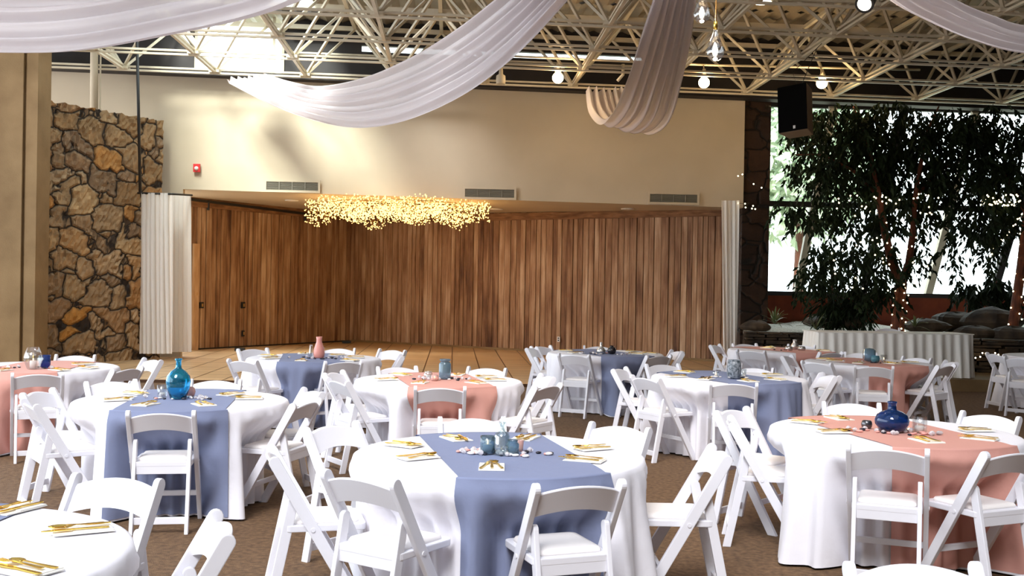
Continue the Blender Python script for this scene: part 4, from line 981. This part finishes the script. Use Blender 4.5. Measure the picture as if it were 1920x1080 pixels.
# ------------------------------------------------------------------ centrepieces
tq = glass('turquoise_glass', (.08, .56, .82), .03, .95); navyg = glass('navy_glass', (.03, .11, .36), .03, .85)
smoky = glass('smoky_blue_glass', (.36, .52, .64), .06, .85); clearg = thin_glass('clear_glass', (.95, .97, .97), .16, .05); ltblue = thin_glass('pale_green_glass', (.9, .95, .94), .2, .05)
cob = glass('cobalt_glass', (.06, .14, .55), .06, .8); tealg = glass('teal_glaze', (.08, .22, .28), .12, .2)
blackg = mat('black_glaze', (.015, .012, .014), .12); merc = mat('mercury_glass', (.6, .58, .55), .25, .85); dmerc = mat('dark_mercury_glass', (.12, .12, .13), .25, .8)
pinkv = mat('pink_ceramic', srgb(222, 150, 138), .35); rosev = glass('rose_glass', (.9, .62, .56), .1, .6)
mosaic = mat('grey_mosaic', (.25, .3, .35), .35)
def mz(m):
    tc = N(m, 'ShaderNodeTexCoord'); v = N(m, 'ShaderNodeTexVoronoi', Scale=60, feature='DISTANCE_TO_EDGE'); n = N(m, 'ShaderNodeTexNoise', Scale=45, Detail=3)
    L(m, tc.outputs['Object'], v.inputs['Vector']); L(m, tc.outputs['Object'], n.inputs['Vector']); r1 = ramp(m, [(.35, (.03, .045, .06)), (.62, (.26, .29, .33))]); L(m, n.outputs[0], r1.inputs[0]); L(m, r1.outputs[0], P(m).inputs['Base Color'])
mz(mosaic)
def vessel(px, py, prof, mt, name, label, cat, key, extra=(), n=28, wall=.004, rot=None):
    p = atz(px, py, TZ+.0065); s = Vector((p.x, p.y, TZ+.0065))
    t = thing(name, label+' '+T[key][1], cat, s)
    inner = [(max(r-wall, .002), z) for r, z in prof[1:]][::-1]
    if inner: inner[-1] = (inner[-1][0], prof[0][1]+.008)
    pr = [(.002, prof[0][1])]+prof+inner+[(.002, prof[0][1]+.009)]
    m = MB(); m.lathe(pr, n, cap=False)
    if rot is not None: m.v = [tuple(rot[0] @ Vector(v)+Vector(rot[1])) for v in m.v]
    m.build('body', mt, t)
    prev = t
    for nm, mb, mm in extra: prev = mb.build(nm, mm, prev)
    return t
def lathe_part(prof, n=16): m = MB(); m.lathe(prof, n); return m
flame = emit('candle_glow', (1, .62, .25), 4)
candle = lambda r=.02, h=.03: [('candle', lathe_part([(r, .01), (r, h), (r*.8, h+.002)]), pad_m)]
candle_lit = lambda r=.02, h=.03: [('candle', lathe_part([(r, .01), (r, h), (r*.8, h+.002)]), pad_m), ('flame', lathe_part([(.002, h+.003), (.006, h+.012), (.002, h+.026)]), flame)]
# T1
vessel(914, 851, [(.034, 0), (.038, .004), (.039, .06), (.038, .094)], smoky, 'votive_cup', 'smoky blue mercury glass cup on', 'candle holder', 'T1', candle_lit(.026, .05))
vessel(941, 853, [(.036, 0), (.042, .006), (.043, .03), (.042, .095), (.036, .112), (.018, .124), (.014, .134), (.0145, .16), (.019, .163), (.019, .172)], ltblue, 'glass_bottle', 'clear short-necked glass bottle on', 'bottle', 'T1')
vessel(961, 853, [(.03, 0), (.034, .006), (.034, .058), (.024, .068), (.026, .072), (.027, .08)], smoky, 'glass_jar', 'small navy rimmed glass jar on', 'jar', 'T1')
vessel(976, 846, [(.013, 0), (.014, .02), (.017, .055), (.0175, .06)], rosev, 'votive_cup', 'small pink frosted votive on', 'candle holder', 'T1', candle(.01, .03))
gems(atz(945, 853, TZ), 46, .25, T['T1'][1], 1, .42, -.1)
# T2
vessel(334, 748, [(.05, 0), (.058, .006), (.082, .08), (.09, .13), (.082, .17), (.055, .205), (.026, .225), (.02, .235), (.0195, .285), (.026, .288), (.027, .297), (.021, .3)], tq, 'glass_bottle', 'tall round-shouldered turquoise glass bottle on', 'bottle', 'T2')
vessel(304, 744, [(.03, 0), (.035, .004), (.038, .09)], clearg, 'glass_tumbler', 'clear cut glass tumbler beside the bottle on', 'glass', 'T2', candle(.02, .03))
vessel(356, 744, [(.02, 0), (.036, .016), (.042, .04), (.034, .066), (.02, .076)], rosev, 'ball_vase', 'small rose pink ball vase beside the bottle on', 'vase', 'T2')
gems(atz(338, 749, TZ), 22, .27, T['T2'][1], 2, .35)
# T3
vessel(598, 671, [(.05, 0), (.06, .01), (.066, .05), (.06, .1), (.044, .15), (.032, .185), (.031, .215), (.036, .245)], pinkv, 'ceramic_vase', 'tall pink ceramic vase on', 'vase', 'T3', [('rosette', lathe_part([(.02, .02), (.04, .03), (.03, .05), (.01, .07)], 9), blackg)])
vessel(583, 671, [(.03, 0), (.033, .006), (.026, .07), (.018, .13), (.02, .155)], clearg, 'glass_bottle', 'small clear glass bottle beside the vase on', 'bottle', 'T3')
gems(atz(600, 673, TZ), 22, .36, T['T3'][1], 3, .4, 0, ('black', 'black', 'crystal'))
# T4
vessel(834, 711, [(.045, 0), (.054, .006), (.056, .02), (.056, .14), (.05, .152), (.042, .158), (.042, .168), (.05, .17), (.05, .186)], smoky, 'glass_jar', 'blue glass jar with flared rim on', 'jar', 'T4')
vessel(803, 710, [(.03, 0), (.042, .008), (.047, .03), (.04, .055), (.034, .062), (.038, .07)], clearg, 'candle_jar', 'clear crystal candle jar on', 'candle holder', 'T4', candle(.022, .03))
vessel(815, 714, [(.025, 0), (.034, .01), (.037, .03), (.03, .055)], rosev, 'votive_cup', 'small pink glass votive on', 'candle holder', 'T4', candle_lit(.016, .02))
gems(atz(833, 713, TZ), 30, .3, T['T4'][1], 4, .45)
# T5
vessel(1376, 710, [(.055, 0), (.066, .02), (.071, .08), (.066, .14), (.06, .185)], mosaic, 'mosaic_vase', 'grey textured mosaic vase on', 'vase', 'T5')
vessel(1342, 707, [(.028, 0), (.034, .01), (.035, .045), (.03, .06)], clearg, 'votive_cup', 'clear lit votive left of the vase on', 'candle holder', 'T5', candle_lit(.018, .02))
vessel(1394, 708, [(.022, 0), (.027, .01), (.029, .085)], clearg, 'glass_tumbler', 'clear slim glass right of the vase on', 'glass', 'T5', candle(.018, .03))
gems(atz(1365, 710, TZ), 20, .3, T['T5'][1], 5, .35, .1, ('white', 'black', 'crystal', 'white'))
# T6
vessel(1127, 663, [(.04, 0), (.06, .012), (.062, .04), (.045, .07), (.018, .09), (.016, .13), (.02, .15)], merc, 'glass_bottle', 'silver mercury bottle with slim neck on', 'bottle', 'T6')
vessel(1147, 664, [(.025, 0), (.05, .02), (.058, .05), (.048, .08), (.024, .095), (.024, .108), (.032, .112)], blackg, 'ball_vase', 'black ball vase on', 'vase', 'T6')
gems(atz(1138, 665, TZ), 18, .4, T['T6'][1], 6, .4)
# T7
vessel(1672, 810, [(.045, 0), (.075, .012), (.101, .05), (.105, .075), (.092, .108), (.06, .13), (.03, .139), (.026, .146), (.025, .178), (.029, .184), (.029, .192), (.022, .194)], navyg, 'glass_bottle', 'squat round navy glass bottle on', 'bottle', 'T7')
vessel(1625, 803, [(.022, 0), (.032, .01), (.035, .028), (.03, .045), (.026, .05)], dmerc, 'votive_cup', 'dark silvered votive on', 'candle holder', 'T7', candle(.018, .03))
vessel(1724, 811, [(.038, 0), (.045, .004), (.046, .04), (.048, .1)], clearg, 'votive_cup', 'clear ribbed glass votive on', 'candle holder', 'T7', candle(.028, .04), 12)
gems(atz(1672, 813, TZ), 38, .30, T['T7'][1], 7, .4, -.25, ('crystal', 'black', 'pink', 'pink', 'crystal'))
# T8
vessel(62, 692, [(.055, 0), (.07, .03), (.098, .1), (.09, .14), (.058, .21)], clearg, 'hurricane_glass', 'clear faceted hurricane glass on', 'glass', 'T8', candle_lit(.03, .08), 6)
vessel(84, 690, [(.028, 0), (.034, .006), (.052, .03), (.055, .125)], cob, 'glass_tumbler', 'cobalt blue tumbler on', 'glass', 'T8')
gems(atz(60, 692, TZ), 14, .34, T['T8'][1], 8, .4, 0, ('black', 'pink', 'crystal'))
# T10
RX = Matrix.Rotation(PI/2, 3, 'Y') @ Matrix.Rotation(.3, 3, 'X')
vessel(1628, 678, [(.05, 0), (.075, .02), (.085, .07), (.08, .12), (.06, .15)], smoky, 'glass_pot', 'pale teal glass pot lying tipped over on', 'pot', 'T10', rot=(RX, (-.07, 0, .086)))
vessel(1641, 680, [(.03, 0), (.05, .02), (.056, .05), (.046, .085)], tealg, 'ball_vase', 'dark teal ball vase by the tipped pot on', 'vase', 'T10')
vessel(1657, 678, [(.034, 0), (.04, .006), (.042, .085)], clearg, 'votive_cup', 'clear lit votive right of the tipped pot on', 'candle holder', 'T10', candle_lit(.022, .025))
gems(atz(1640, 681, TZ), 14, .4, T['T10'][1], 9, .35, 0, ('black', 'crystal'))
# T11
vessel(1490, 655, [(.04, 0), (.055, .02), (.058, .06), (.03, .1), (.028, .13), (.034, .14)], merc, 'mercury_jar', 'tall silver mercury jar on', 'jar', 'T11')
vessel(1479, 657, [(.05, 0), (.06, .03), (.045, .06)], merc, 'mercury_bowl', 'low silver bowl left of the jar on', 'bowl', 'T11')
vessel(1503, 657, [(.05, 0), (.058, .03), (.045, .058)], merc, 'mercury_bowl', 'low silver bowl right of the jar on', 'bowl', 'T11')
gems(atz(1490, 658, TZ), 8, .4, T['T11'][1], 10, .35, 0, ('black', 'pink'))
